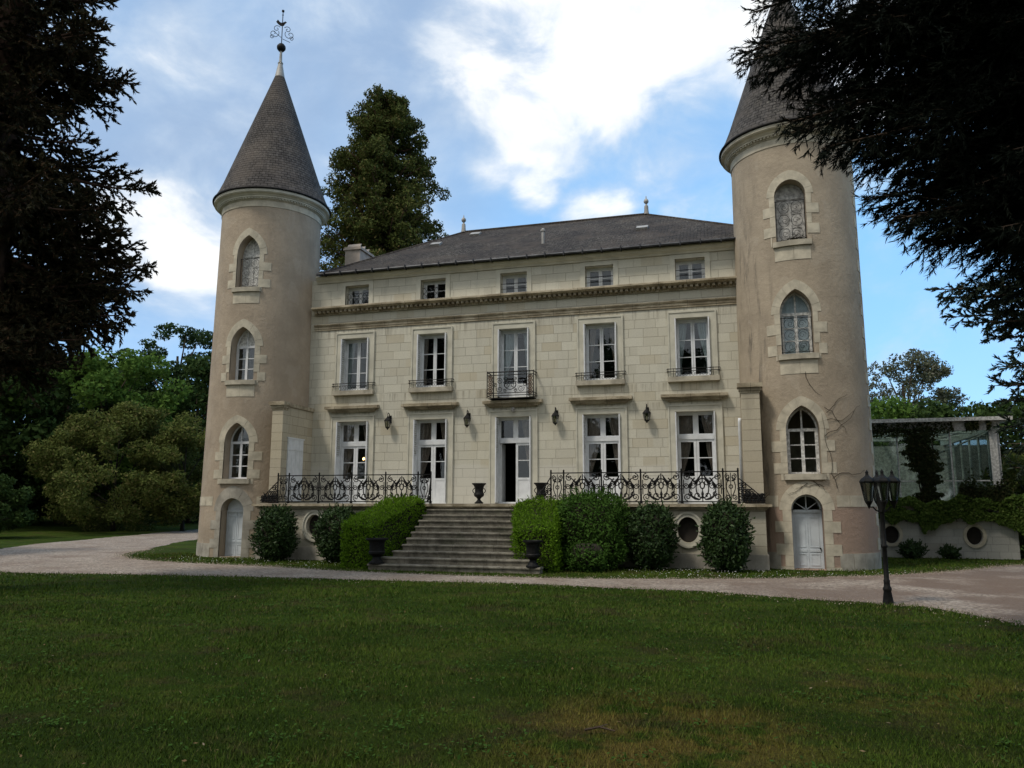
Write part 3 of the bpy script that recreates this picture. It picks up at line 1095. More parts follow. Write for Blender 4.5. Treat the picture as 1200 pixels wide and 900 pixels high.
def roof():
    y0, y1 = -0.36, 9.56
    xa, xb = -7.28, 8.75
    ze, zr = 9.83, 12.74
    yr = 4.55
    ra, rb = -3.5, 3.92
    n = 40

    def P(x, y, z):
        return (x, y, z)
    V, F = [], []

    def quad(a, b, c, d, nu=30, nv=14):
        b0 = len(V)
        for j in range(nv + 1):
            for i in range(nu + 1):
                u, v = i / nu, j / nv
                p = (np.array(a) * (1 - u) + np.array(b) * u) * (1 - v) + (np.array(d) * (1 - u) + np.array(c) * u) * v
                if 0 < i < nu and 0 < j < nv:
                    p[2] += 0.02 * math.sin(p[0] * 1.7 + p[1]) * math.sin(p[1] * 1.1 + 2)
                V.append(tuple(p))
        for j in range(nv):
            for i in range(nu):
                q = b0 + j * (nu + 1) + i
                F.append((q, q + 1, q + nu + 2, q + nu + 1))
    A, B, C, D = (xa, y0, ze), (xb, y0, ze), (xb, y1, ze), (xa, y1, ze)
    E1, E2 = (ra, yr, zr), (rb, yr, zr)
    quad(A, B, E2, E1)
    quad(C, D, E1, E2)
    quad(B, C, E2, E2, 16)
    quad(D, A, E1, E1, 16)
    r = raw('roof', V, F, M_SLATE, house)
    rc = MB()
    rc.tube([E1, E2], 0.07, 8)
    for a, b in ((A, E1), (B, E2), (D, E1), (C, E2)):
        rc.tube([a, b], 0.05, 6)
    rc.build('ridge_tiles', M_SLATE, r)
    gu = MB()
    n = 7
    for (ya, za) in ((y0 - 0.02, ze - 0.015),):
        gu.tube([(xa, ya, za), (xb, ya, za)], 0.045, 8)
    x = xa + 0.3
    while x < xb:
        gu.box(x, x + 0.03, y0 - 0.09, y0 + 0.12, ze - 0.08, ze + 0.055)
        x += 0.62
    gu.build('gutter', M_DZINC, r)
    for q in (E1, E2):
        f = MB()
        f.lathe([(0.0, 0), (0.11, 0.0), (0.085, 0.14), (0.075, 0.34), (0.05, 0.36), (0.03, 0.42), (0.085, 0.47), (0.10, 0.53), (0.07, 0.60), (0.025, 0.63), (0.012, 0.74), (0.0, 0.75)], q, 14)
        f.build('finial', M_PALEZ, r, True, 40)

    def on(x, t):
        return np.array([x, y0 + (yr - y0) * t, ze + (zr - ze) * t])
    sl = np.array([0, yr - y0, zr - ze]) / math.hypot(yr - y0, zr - ze)
    nm = np.array([0, -(zr - ze), yr - y0]) / math.hypot(yr - y0, zr - ze)
    for (x, t) in ((-3.95, 0.62), (-2.75, 0.86), (4.0, 0.52)):
        o = on(x, t)
        k = []
        for h in (-0.02, 0.07):
            for (dx, ds) in ((-0.2, -0.17), (0.2, -0.17), (0.2, 0.17), (-0.2, 0.17)):
                k.append(tuple(o + np.array([dx, 0, 0]) + sl * ds + nm * h))
        MB().hexa(k).build('roof_light', M_PALEZ, r)
    o = on(0.62, 0.34)
    MB().lathe([(0.055, -0.1), (0.055, 0.42), (0.085, 0.43), (0.085, 0.50), (0.0, 0.56)], tuple(o), 12).build('vent_pipe', M_PALEZ, r, True, 40)
    ch = MB()
    ch.box(-7.14, -6.52, 1.4, 2.5, 9.7, 11.27)
    ch.box(-7.20, -6.46, 1.34, 2.56, 11.27, 11.34)
    ch.box(-7.17, -6.49, 1.37, 2.53, 11.34, 11.39)
    for k in range(3):
        y_ = 1.45 + k * 0.34
        ch.hexa([(-7.10, y_, 11.39), (-6.56, y_, 11.39), (-6.56, y_ + 0.05, 11.39), (-7.10, y_ + 0.05, 11.39),
                 (-7.10, y_ + 0.11, 11.55), (-6.56, y_ + 0.11, 11.55), (-6.56, y_ + 0.16, 11.55), (-7.10, y_ + 0.16, 11.55)])
    ch.build('chimney', M_BRICKP, r)


roof()

# flank walls that close the terrace at both ends, each with a pilaster
for (xa, xb, nm) in ((-7.81, -7.41, 'left'), (7.04, 7.54, 'right')):
    f = MB()
    xc = (xa + xb) / 2
    f.box(xa + 0.03, xb - 0.0 if nm == 'left' else xb - 0.03, -1.66, -0.002, 1.745, 4.93)
    f.box(xa, xb + (0.0 if nm == 'left' else 0.0), -1.90, -1.66, 1.745, 4.80)
    sw = f.build('side_wall', M_FLANK, house)
    k = MB()
    k.box(xa - 0.02, xb + 0.02, -1.92, -1.64, 4.80, 4.86)
    k.box(xa - 0.05, xb + 0.05, -1.95, -1.61, 4.86, 4.95)
    k.box(xa - 0.09, xb + 0.09, -2.0, -1.58, 4.95, 5.07)
    k.box(xa - 0.01, xb + 0.05, -1.58, -0.003, 4.93, 5.05)
    k.build('pilaster_cap', M_CORN, sw)
    if nm == 'left':
        d = MB()
        d.box(-7.408, -7.37, -1.56, -0.62, 1.80, 3.88)
        d.box(-7.408, -7.355, -1.60, -0.58, 3.88, 3.92)
        for yy in (-1.33, -1.09, -0.85):
            d.box(-7.37, -7.362, yy - 0.004, yy + 0.004, 1.85, 3.84)
        for zz in (2.15, 3.5):
            d.box(-7.37, -7.355, -1.53, -0.65, zz, zz + 0.06)
        d.build('closed_shutter', M_WHITE, sw)
    else:
        MB().tube([(6.98, -1.70, 1.78), (6.98, -1.70, 4.0), (6.99, -1.72, 4.12)], 0.045, 10).build('downpipe', M_WHITE, sw, True)

# balcony of the middle window on the first floor
def spiral(cx, cz, r0, r1, a0, turns, n=22):
    return [(cx + (r0 + (r1 - r0) * t) * math.cos(a0 + turns * 6.283 * t), cz + (r0 + (r1 - r0) * t) * math.sin(a0 + turns * 6.283 * t)) for t in np.linspace(0, 1, n)]


def t2(mb, P, y, r, seg=4):
    mb.tube([(px_, y, pz_) for px_, pz_ in P], r, seg)


b0, b1, yb, zb0, zb1 = -0.86, 0.70, -0.40, 5.13, 5.98
bm = MB()
for z in (zb1, zb1 - 0.10, zb0 + 0.08, zb0 + 0.16):
    bm.tube([(b0, 0.0, z), (b0, yb, z), (b1, yb, z), (b1, 0.0, z)], 0.014 if z != zb1 else 0.02, 6)
for x in (b0, b0 + 0.22, b1 - 0.22, b1):
    bm.tube([(x, yb, zb0), (x, yb, zb1 + 0.03)], 0.016, 6)
bal = bm.build('balcony_railing', M_IRON, house)
sc = MB()
cxm = (b0 + b1) / 2
for s_ in (-1, 1):
    for (dx, z, r, tr) in ((0.13, 5.55, 0.13, 1.6), (0.36, 5.42, 0.11, -1.5), (0.36, 5.68, 0.11, 1.5), (0.50, 5.55, 0.07, 1.3), (0.15, 5.76, 0.07, -1.4), (0.18, 5.36, 0.06, 1.4)):
        t2(sc, spiral(cxm + s_ * dx, z, r, 0.02, 0.5 if s_ > 0 else 2.6, tr * s_), yb, 0.010)
t2(sc, [(cxm + 0.19 * math.cos(t), 5.56 + 0.16 * math.sin(t)) for t in np.linspace(0, 6.28, 24)], yb, 0.013)
sc.build('scroll_panel', M_IRON, bal)
for x0_ in (b0 + 0.02, b1 - 0.20):
    pn = MB()
    for k in range(5):
        z = 5.30 + k * 0.125
        t2(pn, [(x0_ + 0.09 + 0.075 * math.cos(t), z + 0.058 * math.sin(t)) for t in np.linspace(0, 6.28, 14)], yb, 0.013)
        pn.box(x0_ + 0.05, x0_ + 0.13, yb - 0.006, yb + 0.006, z - 0.03, z + 0.03)
    pn.build('cast_panel', M_RUST, bal)
MB().box(b0 + 0.02, b1 - 0.02, yb + 0.02, 0.0, 5.118, 5.135).build('balcony_floor', M_IRON, bal)

# a lamp burning inside the first room
il = MB().lathe([(0.0, -0.05), (0.035, -0.03), (0.045, 0.0), (0.03, 0.04), (0.0, 0.06)], (-6.15, 1.5, 3.36), 12)
mlit, tl, bl_ = newmat('lit_bulb')
bl_.inputs['Emission Color'].default_value = (1.0, 0.50, 0.16, 1)
bl_.inputs['Emission Strength'].default_value = 9.0
pend = thing('pendant_lamp', 'small lit bulb seen through the first tall window', 'lamp', (-6.15, 1.5, 4.97))
MB().tube([(-6.15, 1.5, 4.97), (-6.15, 1.5, 3.41)], 0.008, 5).build('cord', M_IRON, pend)
il.build('bulb', mlit, pend, True)


# ------------------------------------------------------------------ the two round towers
def cyl_patch(mb, cx, Rz, x0, x1, z0, z1, proud, nx=6, th=0.05):
    """a stone lying on the curved face: x0..x1 measured across the front, z0..z1 up it"""
    corner = lambda x, z, e: (cx + x, -math.sqrt(max(0.001, (Rz(z) + e) ** 2 - x * x)), z)
    V = []
    for z in (z0, z1):
        for k in range(nx + 1):
            x = x0 + (x1 - x0) * k / nx
            V.append(corner(x, z, proud))
    for z in (z0, z1):
        for k in range(nx + 1):
            x = x0 + (x1 - x0) * k / nx
            V.append(corner(x, z, proud - th))
    n = nx + 1
    F = [(k, k + 1, n + k + 1, n + k) for k in range(nx)]
    F += [(k + 1, k, 2 * n + k, 2 * n + k + 1) for k in range(nx)]
    F += [(n + k, n + k + 1, 3 * n + k + 1, 3 * n + k) for k in range(nx)]
    F += [(0, n, 3 * n, 2 * n), (nx, 2 * n + nx, 3 * n + nx, n + nx)]
    mb.add(V, F)


def cyl_quad(mb, cx, Rz, P, proud, th=0.06):
    """a four-sided stone given by its (x, z) corners"""
    f = [(cx + x, -math.sqrt((Rz(z) + proud) ** 2 - x * x), z) for x, z in P]
    b = [(cx + x, -math.sqrt((Rz(z) + proud - th) ** 2 - x * x), z) for x, z in P]
    mb.add(f + b, [(0, 1, 2, 3), (1, 0, 4, 5), (2, 1, 5, 6), (3, 2, 6, 7), (0, 3, 7, 4)])


def polar_patch(mb, cx, Rz, a0, a1, z0, z1, proud, th=0.05, n=4):
    V = []
    for e in (proud, proud - th):
        for z in (z0, z1):
            for k in range(n + 1):
                a = a0 + (a1 - a0) * k / n
                r = Rz(z) + e
                V.append((cx + r * math.sin(a), -r * math.cos(a), z))
    m = n + 1
    F = [(k, k + 1, m + k + 1, m + k) for k in range(n)]
    F += [(k + 1, k, 2 * m + k, 2 * m + k + 1) for k in range(n)]
    F += [(m + k, m + k + 1, 3 * m + k + 1, 3 * m + k) for k in range(n)]
    F += [(0, m, 3 * m, 2 * m), (n, 2 * m + n, 3 * m + n, m + n)]
    mb.add(V, F)


def tower(which):
    west = which == 'west'
    cx = LX if west else RX
    Rz = (lambda z: 1.915 - 0.0128 * z) if west else (lambda z: 1.80 - 0.004 * z)
    t = thing('round_tower', ('round beige tower with complete spire, weathervane and blind windows' if west else 'round beige tower with dark streaks, spire behind the cedar boughs'), 'tower', (cx, 0, 0))
    wx = 0.27 if west else -0.19               # the windows sit a little off the axis
    mrend = M_RENDL if west else M_RENDR
    seg = 128
    V, F = [], []
    zs = np.linspace(0, 12.4, 13)
    for z in zs:
        for k in range(seg):
            a = 2 * math.pi * k / seg
            V.append((cx + Rz(z) * math.cos(a), Rz(z) * math.sin(a), z))
    for i in range(len(zs) - 1):
        for k in range(seg):
            F.append((i * seg + k, i * seg + (k + 1) % seg, (i + 1) * seg + (k + 1) % seg, (i + 1) * seg + k))
    F.append(tuple(reversed(range(seg))))
    F.append(tuple((len(zs) - 1) * seg + k for k in range(seg)))
    wl = raw('wall', V, F, mrend, t)
    rnd = not west
    # half width, sill, spring, apex, outer half width, outer apex
    OP = [(0.41, 9.12, 10.32, 11.0, 0.62, 11.27), (0.43, 5.87, 7.05, 7.72, 0.66, 8.0), (0.43, 2.55, 3.76, 4.42, 0.68, 4.68), (0.39, 0.02, 1.50, 1.92, 0.68, 2.32)]
    if rnd:
        OP[0] = (0.42, 9.14, 10.52, 10.97, 0.63, 11.25)
        OP[3] = (0.40, 0.02, 1.58, 2.0, 0.70, 2.36)
    cu_ = MB()
    for (a, z0, zsp, za, oa, oz) in OP:
        arch = pointed(a, zsp, za)
        cu_.prism([(cx + wx + x, z) for x, z in [(-a, z0), (a, z0)] + arch], -2.5, -0.55)
    cut(wl, cu_)
    wl.data.polygons.foreach_set('use_smooth', np.ones(len(wl.data.polygons), bool))
    wl.data.set_sharp_from_angle(angle=R_(20))
    Rl = lambda z: Rz(z)
    pr = 0.012
    for k, (a, z0, zsp, za, oa, oz) in enumerate(OP):
        # frame + panes, set back in the opening
        yF = -Rz(z0) + 0.34
        fr, gl = MB(), MB()
        arch_o = pointed(a - 0.012, zsp, za - 0.012)
        arch_i = pointed(a - 0.062, zsp, za - 0.075)
        O = [(-a + 0.012, z0 + 0.004), (a - 0.012, z0 + 0.004)] + arch_o
        I = [(-a + 0.062, z0 + 0.06), (a - 0.062, z0 + 0.06)] + arch_i
        sh = lambda Q: [(cx + wx + x, z) for x, z in Q]
        door = k == 3
        if not door:
            fr.ring(sh(O), sh(I), yF, yF + 0.06)
            fr.box(cx + wx - a + 0.06, cx + wx + a - 0.06, yF - 0.008, yF + 0.055, zsp - 0.03, zsp + 0.05)
            fr.box(cx + wx - 0.045, cx + wx + 0.045, yF + 0.002, yF + 0.05, z0 + 0.06, zsp - 0.03)
            fr.box(cx + wx - 0.022, cx + wx + 0.022, yF + 0.002, yF + 0.05, zsp + 0.05, za - 0.08)
            for s_ in (-1, 1):
                xs = cx + wx + s_ * (a - 0.062)
                fr.box(min(xs, xs - s_ * 0.04), max(xs, xs - s_ * 0.04), yF + 0.004, yF + 0.05, z0 + 0.06, zsp - 0.03)
                for q in (1, 2):
                    zz = z0 + 0.06 + (zsp - 0.09 - z0) * q / 3
                    xa_, xb_ = sorted((cx + wx + s_ * 0.045, xs - s_ * 0.04))
                    fr.box(xa_, xb_, yF + 0.01, yF + 0.044, zz - 0.014, zz + 0.014)
            old = (k == 0) or (not west)
            win = fr.build('window', (M_GREYW if (k == 0 and not west) else M_OLDW if old else M_WHITE), t)
            # lights
            boarded_low = k == 0
            boarded_top = k == 0 or (west and k == 1)
            low = MB().box(cx + wx - a + 0.066, cx + wx + a - 0.066, yF + 0.022, yF + 0.03, z0 + 0.062, zsp - 0.032)
            topm = MB().prism(sh([(-a + 0.066, zsp + 0.052), (a - 0.066, zsp + 0.052)] + [(x, z) for x, z in pointed(a - 0.066, zsp + 0.055, za - 0.08)]), yF + 0.022, yF + 0.03)
            low.build('board' if boarded_low else 'pane', (M_OLDW if west else M_GREYW) if boarded_low else M_GLASS, win)
            topm.build('board' if boarded_top else 'pane', (M_OLDW if west else M_GREYW) if boarded_top else M_GLASS, win)
            if k == 1 and not west:
                cm = MB()
                cm.add([(cx + wx - a, yF + 0.09, z0), (cx + wx + a, yF + 0.09, z0), (cx + wx + a, yF + 0.09, za - 0.15), (cx + wx - a, yF + 0.09, za - 0.15)], [(0, 1, 2, 3)])
                curtain(cm, cx + wx - a, cx + wx + a, z0, za - 0.1, yF + 0.06, -1, 0.5, 1.0, 1.0, 1.0)
                cm.build('curtain', M_NET, win)
            if k == 0 or (k == 1 and not west):
                gr = MB()
                yg = yF - 0.12
                for x_ in (-a + 0.03, a - 0.03):
                    gr.tube([(cx + wx + x_, yg, z0), (cx + wx + x_, yg, zsp - 0.1)], 0.010, 5)
                for z_ in (z0 + 0.08, zsp - 0.12):
                    gr.tube([(cx + wx - a + 0.01, yg, z_), (cx + wx + a - 0.01, yg, z_)], 0.010, 5)
                hh = (zsp - 0.2 - z0) / 3
                for q in range(3):
                    for s_ in (-1, 1):
                        zc = z0 + 0.08 + hh * (q + 0.5)
                        t2(gr, [(cx + wx + s_ * 0.175 + 0.15 * math.cos(u), zc + hh * 0.46 * math.sin(u)) for u in np.linspace(0, 6.283, 18)], yg, 0.0055)
                        t2(gr, spiral(cx + wx + s_ * 0.15, zc, 0.10, 0.02, 0.0, s_ * 1.2, 16), yg, 0.005)
                gr.build('grille', M_IRON, win)
            sl_ = MB()
            cyl_patch(sl_, cx, Rl, wx - a - 0.10, wx + a + 0.10, z0 - 0.16, z0 - 0.005, 0.085, 8, 0.35)
            sl_.build('stone_sill', M_SILL, win)
            if k == 0 and not west:
                nb = MB()
                for q in range(46):
                    x_ = cx + wx + rng.uniform(-0.1, 0.36)
                    z_ = z0 + 0.03 + abs(rng.normal(0, 0.08))
                    d = rng.normal(0, 1, 3) * (0.12, 0.05, 0.05)
                    y_ = yF - 0.13 + rng.normal(0, 0.03)
                    nb.tube([(x_ - d[0], y_ - d[1], z_ - d[2] + 0.02), (x_ + d[0], y_ + d[1], z_ + d[2] + 0.02)], 0.006, 4)
                tag(nb.build('twig_nest', M_TWIG, None), 'ragged nest of twigs on a grey tower window ledge', 'nest')
        else:
            zt = 1.50 if west else 1.56
            xl, xr = cx + wx - a + 0.012, cx + wx + a - 0.012
            fr.box(xl, xl + 0.04, yF, yF + 0.07, z0, zt + 0.02)
            fr.box(xr - 0.04, xr, yF, yF + 0.07, z0, zt + 0.02)
            fr.box(xl + 0.04, xr - 0.04, yF - 0.02, yF + 0.07, zt - 0.05, zt + 0.03)
            for s_ in (-1, 1):
                x0_, x1_ = sorted((cx + wx + s_ * 0.003, cx + wx + s_ * (a - 0.053)))
                fr.box(x0_, x1_, yF + 0.02, yF + 0.06, z0 + 0.01, zt - 0.05)
                for (za_, zb_) in ((0.10, 0.42), (0.58, zt - 0.16)):
                    fr.ring([(x0_ + 0.05, za_), (x1_ - 0.05, za_), (x1_ - 0.05, zb_), (x0_ + 0.05, zb_)], [(x0_ + 0.075, za_ + 0.025), (x1_ - 0.075, za_ + 0.025), (x1_ - 0.075, zb_ - 0.025), (x0_ + 0.075, zb_ - 0.025)], yF + 0.008, yF + 0.021)
                fr.box(x0_ + 0.03, x1_ - 0.03, yF + 0.004, yF + 0.021, 0.465, 0.535)
            fr.box(cx + wx - 0.012, cx + wx + 0.012, yF + 0.006, yF + 0.021, z0 + 0.02, zt - 0.06)
            dr = fr.build('door', M_DOORW, t)
            hd = MB().lathe([(0.0, -0.02), (0.02, -0.015), (0.026, 0), (0.02, 0.015), (0.0, 0.02)], (cx + wx + a - 0.09, yF - 0.012, 0.56), 10)
            hd.build('handle', M_IRON, dr)
            tp = sh([(-a + 0.02, zt + 0.032), (a - 0.02, zt + 0.032)] + pointed(a - 0.02, max(zsp, zt + 0.04), za - 0.02))
            if west:
                MB().prism(tp, yF + 0.01, yF + 0.05).build('tympanum', M_DOORW, dr)
            else:
                MB().prism(tp, yF + 0.03, yF + 0.036).build('fanlight', M_GLASS, dr)
                fb = MB()
                zc = zt + 0.03
                for an in (35, 90, 145):
                    fb.hexa([(cx + wx - 0.016 * math.sin(R_(an)), yF + 0.005, zc + 0.016 * math.cos(R_(an))), (cx + wx + 0.016 * math.sin(R_(an)), yF + 0.005, zc - 0.016 * math.cos(R_(an))),
                             (cx + wx + 0.016 * math.sin(R_(an)), yF + 0.028, zc - 0.016 * math.cos(R_(an))), (cx + wx - 0.016 * math.sin(R_(an)), yF + 0.028, zc + 0.016 * math.cos(R_(an))),
                             (cx + wx + 0.40 * math.cos(R_(an)) - 0.014 * math.sin(R_(an)), yF + 0.005, zc + 0.40 * math.sin(R_(an))), (cx + wx + 0.40 * math.cos(R_(an)) + 0.014 * math.sin(R_(an)), yF + 0.005, zc + 0.40 * math.sin(R_(an))),
                             (cx + wx + 0.40 * math.cos(R_(an)) + 0.014 * math.sin(R_(an)), yF + 0.028, zc + 0.40 * math.sin(R_(an))), (cx + wx + 0.40 * math.cos(R_(an)) - 0.014 * math.sin(R_(an)), yF + 0.028, zc + 0.40 * math.sin(R_(an)))])
                aro = pointed(a - 0.014, max(zsp, zt + 0.04), za - 0.014)
                ari = pointed(a - 0.055, max(zsp, zt + 0.04), za - 0.055)
                fb.ring(sh(aro), sh(ari), yF + 0.004, yF + 0.05, False)
                fb.build('fanlight_bars', M_DOORW, dr)
            win = dr
        # dressed stones round the opening
        ss = MB()
        gap = 0.004
        ai = pointed(a, zsp, za, 25)
        ao = pointed(oa, zsp, oz, 25)
        ni = len(ai)
        nv = 9
        for q in range(nv):
            i0, i1 = round(q * (ni - 1) / nv), round((q + 1) * (ni - 1) / nv)
            for j in range(i0, i1):
                s0 = 0.06 if j == i0 else 0.0
                s1 = 0.06 if j == i1 - 1 else 0.0
                L_ = lambda P, Q, u: (P[0] * (1 - u) + Q[0] * u, P[1] * (1 - u) + Q[1] * u)
                A_, B_ = L_(ai[j], ai[j + 1], s0), L_(ai[j], ai[j + 1], 1 - s1)
                C_, D_ = L_(ao[j], ao[j + 1], 1 - s1), L_(ao[j], ao[j + 1], s0)
                cyl_quad(ss, cx, Rl, [(wx + A_[0], A_[1]), (wx + D_[0], D_[1]), (wx + C_[0], C_[1]), (wx + B_[0], B_[1])], pr + 0.003 * (q % 2))
        z = zsp
        q = 0
        hh = 0.30
        zb = (z0 - 0.17) if not door else 0.0
        while z > zb + 0.05:
            zn = max(zb, z - hh)
            ow = (oa + 0.12) if q % 2 else (oa - 0.08)
            for s_ in (-1, 1):
                x0_, x1_ = sorted((wx + s_ * a, wx + s_ * (ow + rng.uniform(-0.02, 0.02))))
                if zn >= z0 - 0.001 or door:
                    cyl_patch(ss, cx, Rl, x0_, x1_, zn + gap, z - gap, pr + 0.003 * (q % 2), 4)
                else:
                    cyl_patch(ss, cx, Rl, wx + s_ * (a + 0.115) if s_ > 0 else x0_, x1_ if s_ > 0 else wx - (a + 0.115), zn + gap, z - gap, pr + 0.003 * (q % 2), 4)
            z = zn
            q += 1
        if not door and k < 2:
            zz = z0 - 0.165
            cyl_patch(ss, cx, Rl, wx - a - 0.06, wx + 0.02 - gap, zz - 0.40, zz - gap, pr, 4)
            cyl_patch(ss, cx, Rl, wx + 0.02 + gap, wx + a + 0.06, zz - 0.40, zz - gap, pr + 0.002, 4)
        ss.build('stone_surround', M_PALE if not (k == 3 and west) else M_PALE2, win)
    # base course and band of stone at the springing of the door
    pb = MB()
    aw = math.asin((0.74 if west else 0.76) / 1.85)
    c0 = math.asin(wx / 1.85)
    na = 13
    edges = np.linspace(c0 + aw, c0 - aw + 2 * math.pi, na * 2)
    for q in range(len(edges) - 1):
        polar_patch(pb, cx, Rl, edges[q] + 0.003, edges[q + 1] - 0.003, 1.67, 1.97, 0.010 + 0.003 * (q % 2))
    pb.build('stone_band', M_PALE, t)
    pb = MB()
    for q in range(len(edges) - 1):
        polar_patch(pb, cx, Rl, edges[q] + 0.003, edges[q + 1] - 0.003, -0.1, 0.44 + 0.0 * q, 0.014 + 0.003 * (q % 2))
    pb.build('plinth', M_PALE2, t)
    if not west:
        qn = MB()
        z, q = 0.5, 0
        while z < 11.7:
            h_ = 0.33
            w_ = 0.17 if q % 2 else 0.30
            polar_patch(qn, cx, Rl, R_(84) - w_, R_(112), z + 0.004, z + h_ - 0.004, 0.02)
            z += h_
            q += 1
        qn.build('quoins', M_PALE, t)
    # white frieze and moulded cornice
    R1 = Rz(12)
    cm = MB()
    cm.lathe([(R1 - 0.1, 12.06), (R1 + 0.020, 12.06), (R1 + 0.020, 12.29), (R1 + 0.05, 12.295), (R1 + 0.05, 12.32)], (cx, 0, 0), 96)
    cm.build('frieze', M_PALE, t, True, 30)
    cm = MB()
    cm.lathe([(R1 + 0.0, 12.32), (R1 + 0.07, 12.321), (R1 + 0.07, 12.37), (R1 + 0.14, 12.372), (R1 + 0.14, 12.41), (R1 + 0.16, 12.42), (R1 + 0.20, 12.47), (R1 + 0.27, 12.49), (R1 + 0.27, 12.51), (R1 + 0.30, 12.515), (R1 + 0.30, 12.60), (R1 + 0.10, 12.62)], (cx, 0, 0), 96)
    for q in range(110):
        a0 = 2 * math.pi * q / 110
        polar_patch(cm, cx, lambda z: R1 + 0.12, a0, a0 + 0.03, 12.325, 12.368, 0.0, 0.05, 1)
    cm.build('cornice', M_TRIM if west else M_PALE, t, True, 30)
    # spire
    Re = R1 + 0.345
    pf = [(Re - 0.02, 12.62), (Re, 12.64), (Re - 0.015, 12.665), (Re - 0.16, 12.95), (Re - 0.31, 13.32), (Re - 0.44, 13.70)]
    zt = 18.0
    rt_ = 0.17
    pf += [((Re - 0.44) + (rt_ - (Re - 0.44)) * u, 13.70 + (zt - 13.70) * u) for u in np.linspace(0, 1, 30)[1:]]
    sp = MB().lathe(pf, (cx, 0, 0), 96)
    spr = sp.build('spire_roof', M_SPL if west else M_SPR, t, True, 25)
    MB().lathe([(Re - 0.03, 12.615), (Re + 0.018, 12.625), (Re + 0.018, 12.655), (Re - 0.03, 12.67)], (cx, 0, 0), 96).build('lead_edge', M_IRON, spr, True, 30)
    MB().lathe([(0.215, 17.86), (0.20, 17.9), (0.085, 18.5), (0.10, 18.52), (0.10, 18.56), (0.06, 18.58), (0.045, 19.05), (0.0, 19.06)], (cx, 0, 0), 20).build('lead_cap', M_PALEZ, spr, True, 40)
    if west:
        MB().lathe([(0.0, -0.17), (0.10, -0.14), (0.16, -0.06), (0.17, 0.0), (0.16, 0.06), (0.10, 0.14), (0.0, 0.17)], (cx, 0, 19.2), 18).build('finial_ball', M_IRON, spr, True)
        wv = MB()
        wv.tube([(cx, 0, 19.36), (cx, 0, 20.72)], 0.016, 6)
        wv.lathe([(0, -0.06), (0.05, -0.03), (0.05, 0.03), (0, 0.06)], (cx, 0, 20.75), 10)
        wv.lathe([(0, -0.04), (0.035, 0), (0, 0.04)], (cx, 0, 20.58), 8)
        rot = math.radians(28)

        def pv(u, z):
            return (cx + u * math.cos(rot), u * math.sin(rot), z)
        for s_ in (-1, 1):
            for (u0, z0_, r0_, tr) in ((0.30, 19.78, 0.20, 1.25), (0.20, 19.98, 0.14, -1.2), (0.36, 19.62, 0.09, -1.3)):
                wv.tube([pv(s_ * (u0 + (r0_ + (0.02 - r0_) * tt) * math.cos(2.6 + tr * 6.28 * tt)), z0_ + (r0_ + (0.02 - r0_) * tt) * math.sin(2.6 + tr * 6.28 * tt)) for tt in np.linspace(0, 1, 20)], 0.012, 5)
            wv.tube([(cx, s_ * 0.05, 19.6), (cx + 0.1 * s_, s_ * 0.42, 19.66)], 0.011, 5)
        # bird
        bp_ = [(-0.30, 20.42), (-0.22, 20.34), (-0.08, 20.26), (0.06, 20.28), (0.13, 20.38), (0.20, 20.44), (0.13, 20.48), (0.06, 20.44), (-0.02, 20.40), (-0.12, 20.42), (-0.22, 20.52)]
        n_ = len(bp_)
        Vb = [pv(u * 0.8, z - 0.15) for u, z in bp_]
        Vc = [(p[0] - 0.012 * math.sin(rot), p[1] + 0.012 * math.cos(rot), p[2]) for p in Vb]
        wv.add(Vb + Vc, [tuple(range(n_)), tuple(reversed(range(n_, 2 * n_)))] + [(i, (i + 1) % n_, (i + 1) % n_ + n_, i + n_) for i in range(n_)])
        wv.build('weathervane', M_IRON, spr)
    return t


tower('west')
tower('east')

# ------------------------------------------------------------------ terrace and stairs
ter = thing('stone_terrace', 'raised stone terrace with oval cellar openings below the tall windows', 'terrace', (-0.2, -1, 0))
TZ = 1.745
tw = MB().box(-7.98, 7.55, -2.1, -0.004, -0.1, 1.60)
tw.v = tw.v
twall = tw.build('wall', stone_blocks('terrace_blocks', (0.44, 0.415, 0.34), (0.40, 0.375, 0.30), (0.20, 0.18, 0.14), 0.8, 0.31, stain=0.4), ter)
oc = MB()
OV = [(-5.97, 1.05), (5.50, 1.035)]
for (x, z) in OV:
    oc.prism([(x + 0.28 * math.cos(a), z + 0.345 * math.sin(a)) for a in np.linspace(0, 2 * math.pi, 40, endpoint=False)], -2.5, -1.2)
cut(twall, oc)
bw = MB()
bw.box(-8.02, 7.59, -2.16, -2.1, -0.1, 0.40)
bw.box(7.55, 7.59, -2.1, -0.5, -0.1, 0.40)
bw.build('plinth', M_PALE2, ter)
cp = MB()
for (e, za, zb) in ((0.03, 1.575, 1.612), (0.08, 1.612, 1.66), (0.16, 1.66, 1.735)):
    cp.box(-8.0 - e, 7.56 + e, -2.12 - e, -0.05, za, zb)
cp.build('coping', M_CORN, ter)
MB().box(-7.98, 7.55, -2.26, -0.003, 1.735, TZ).build('paving', M_PALE2, ter)
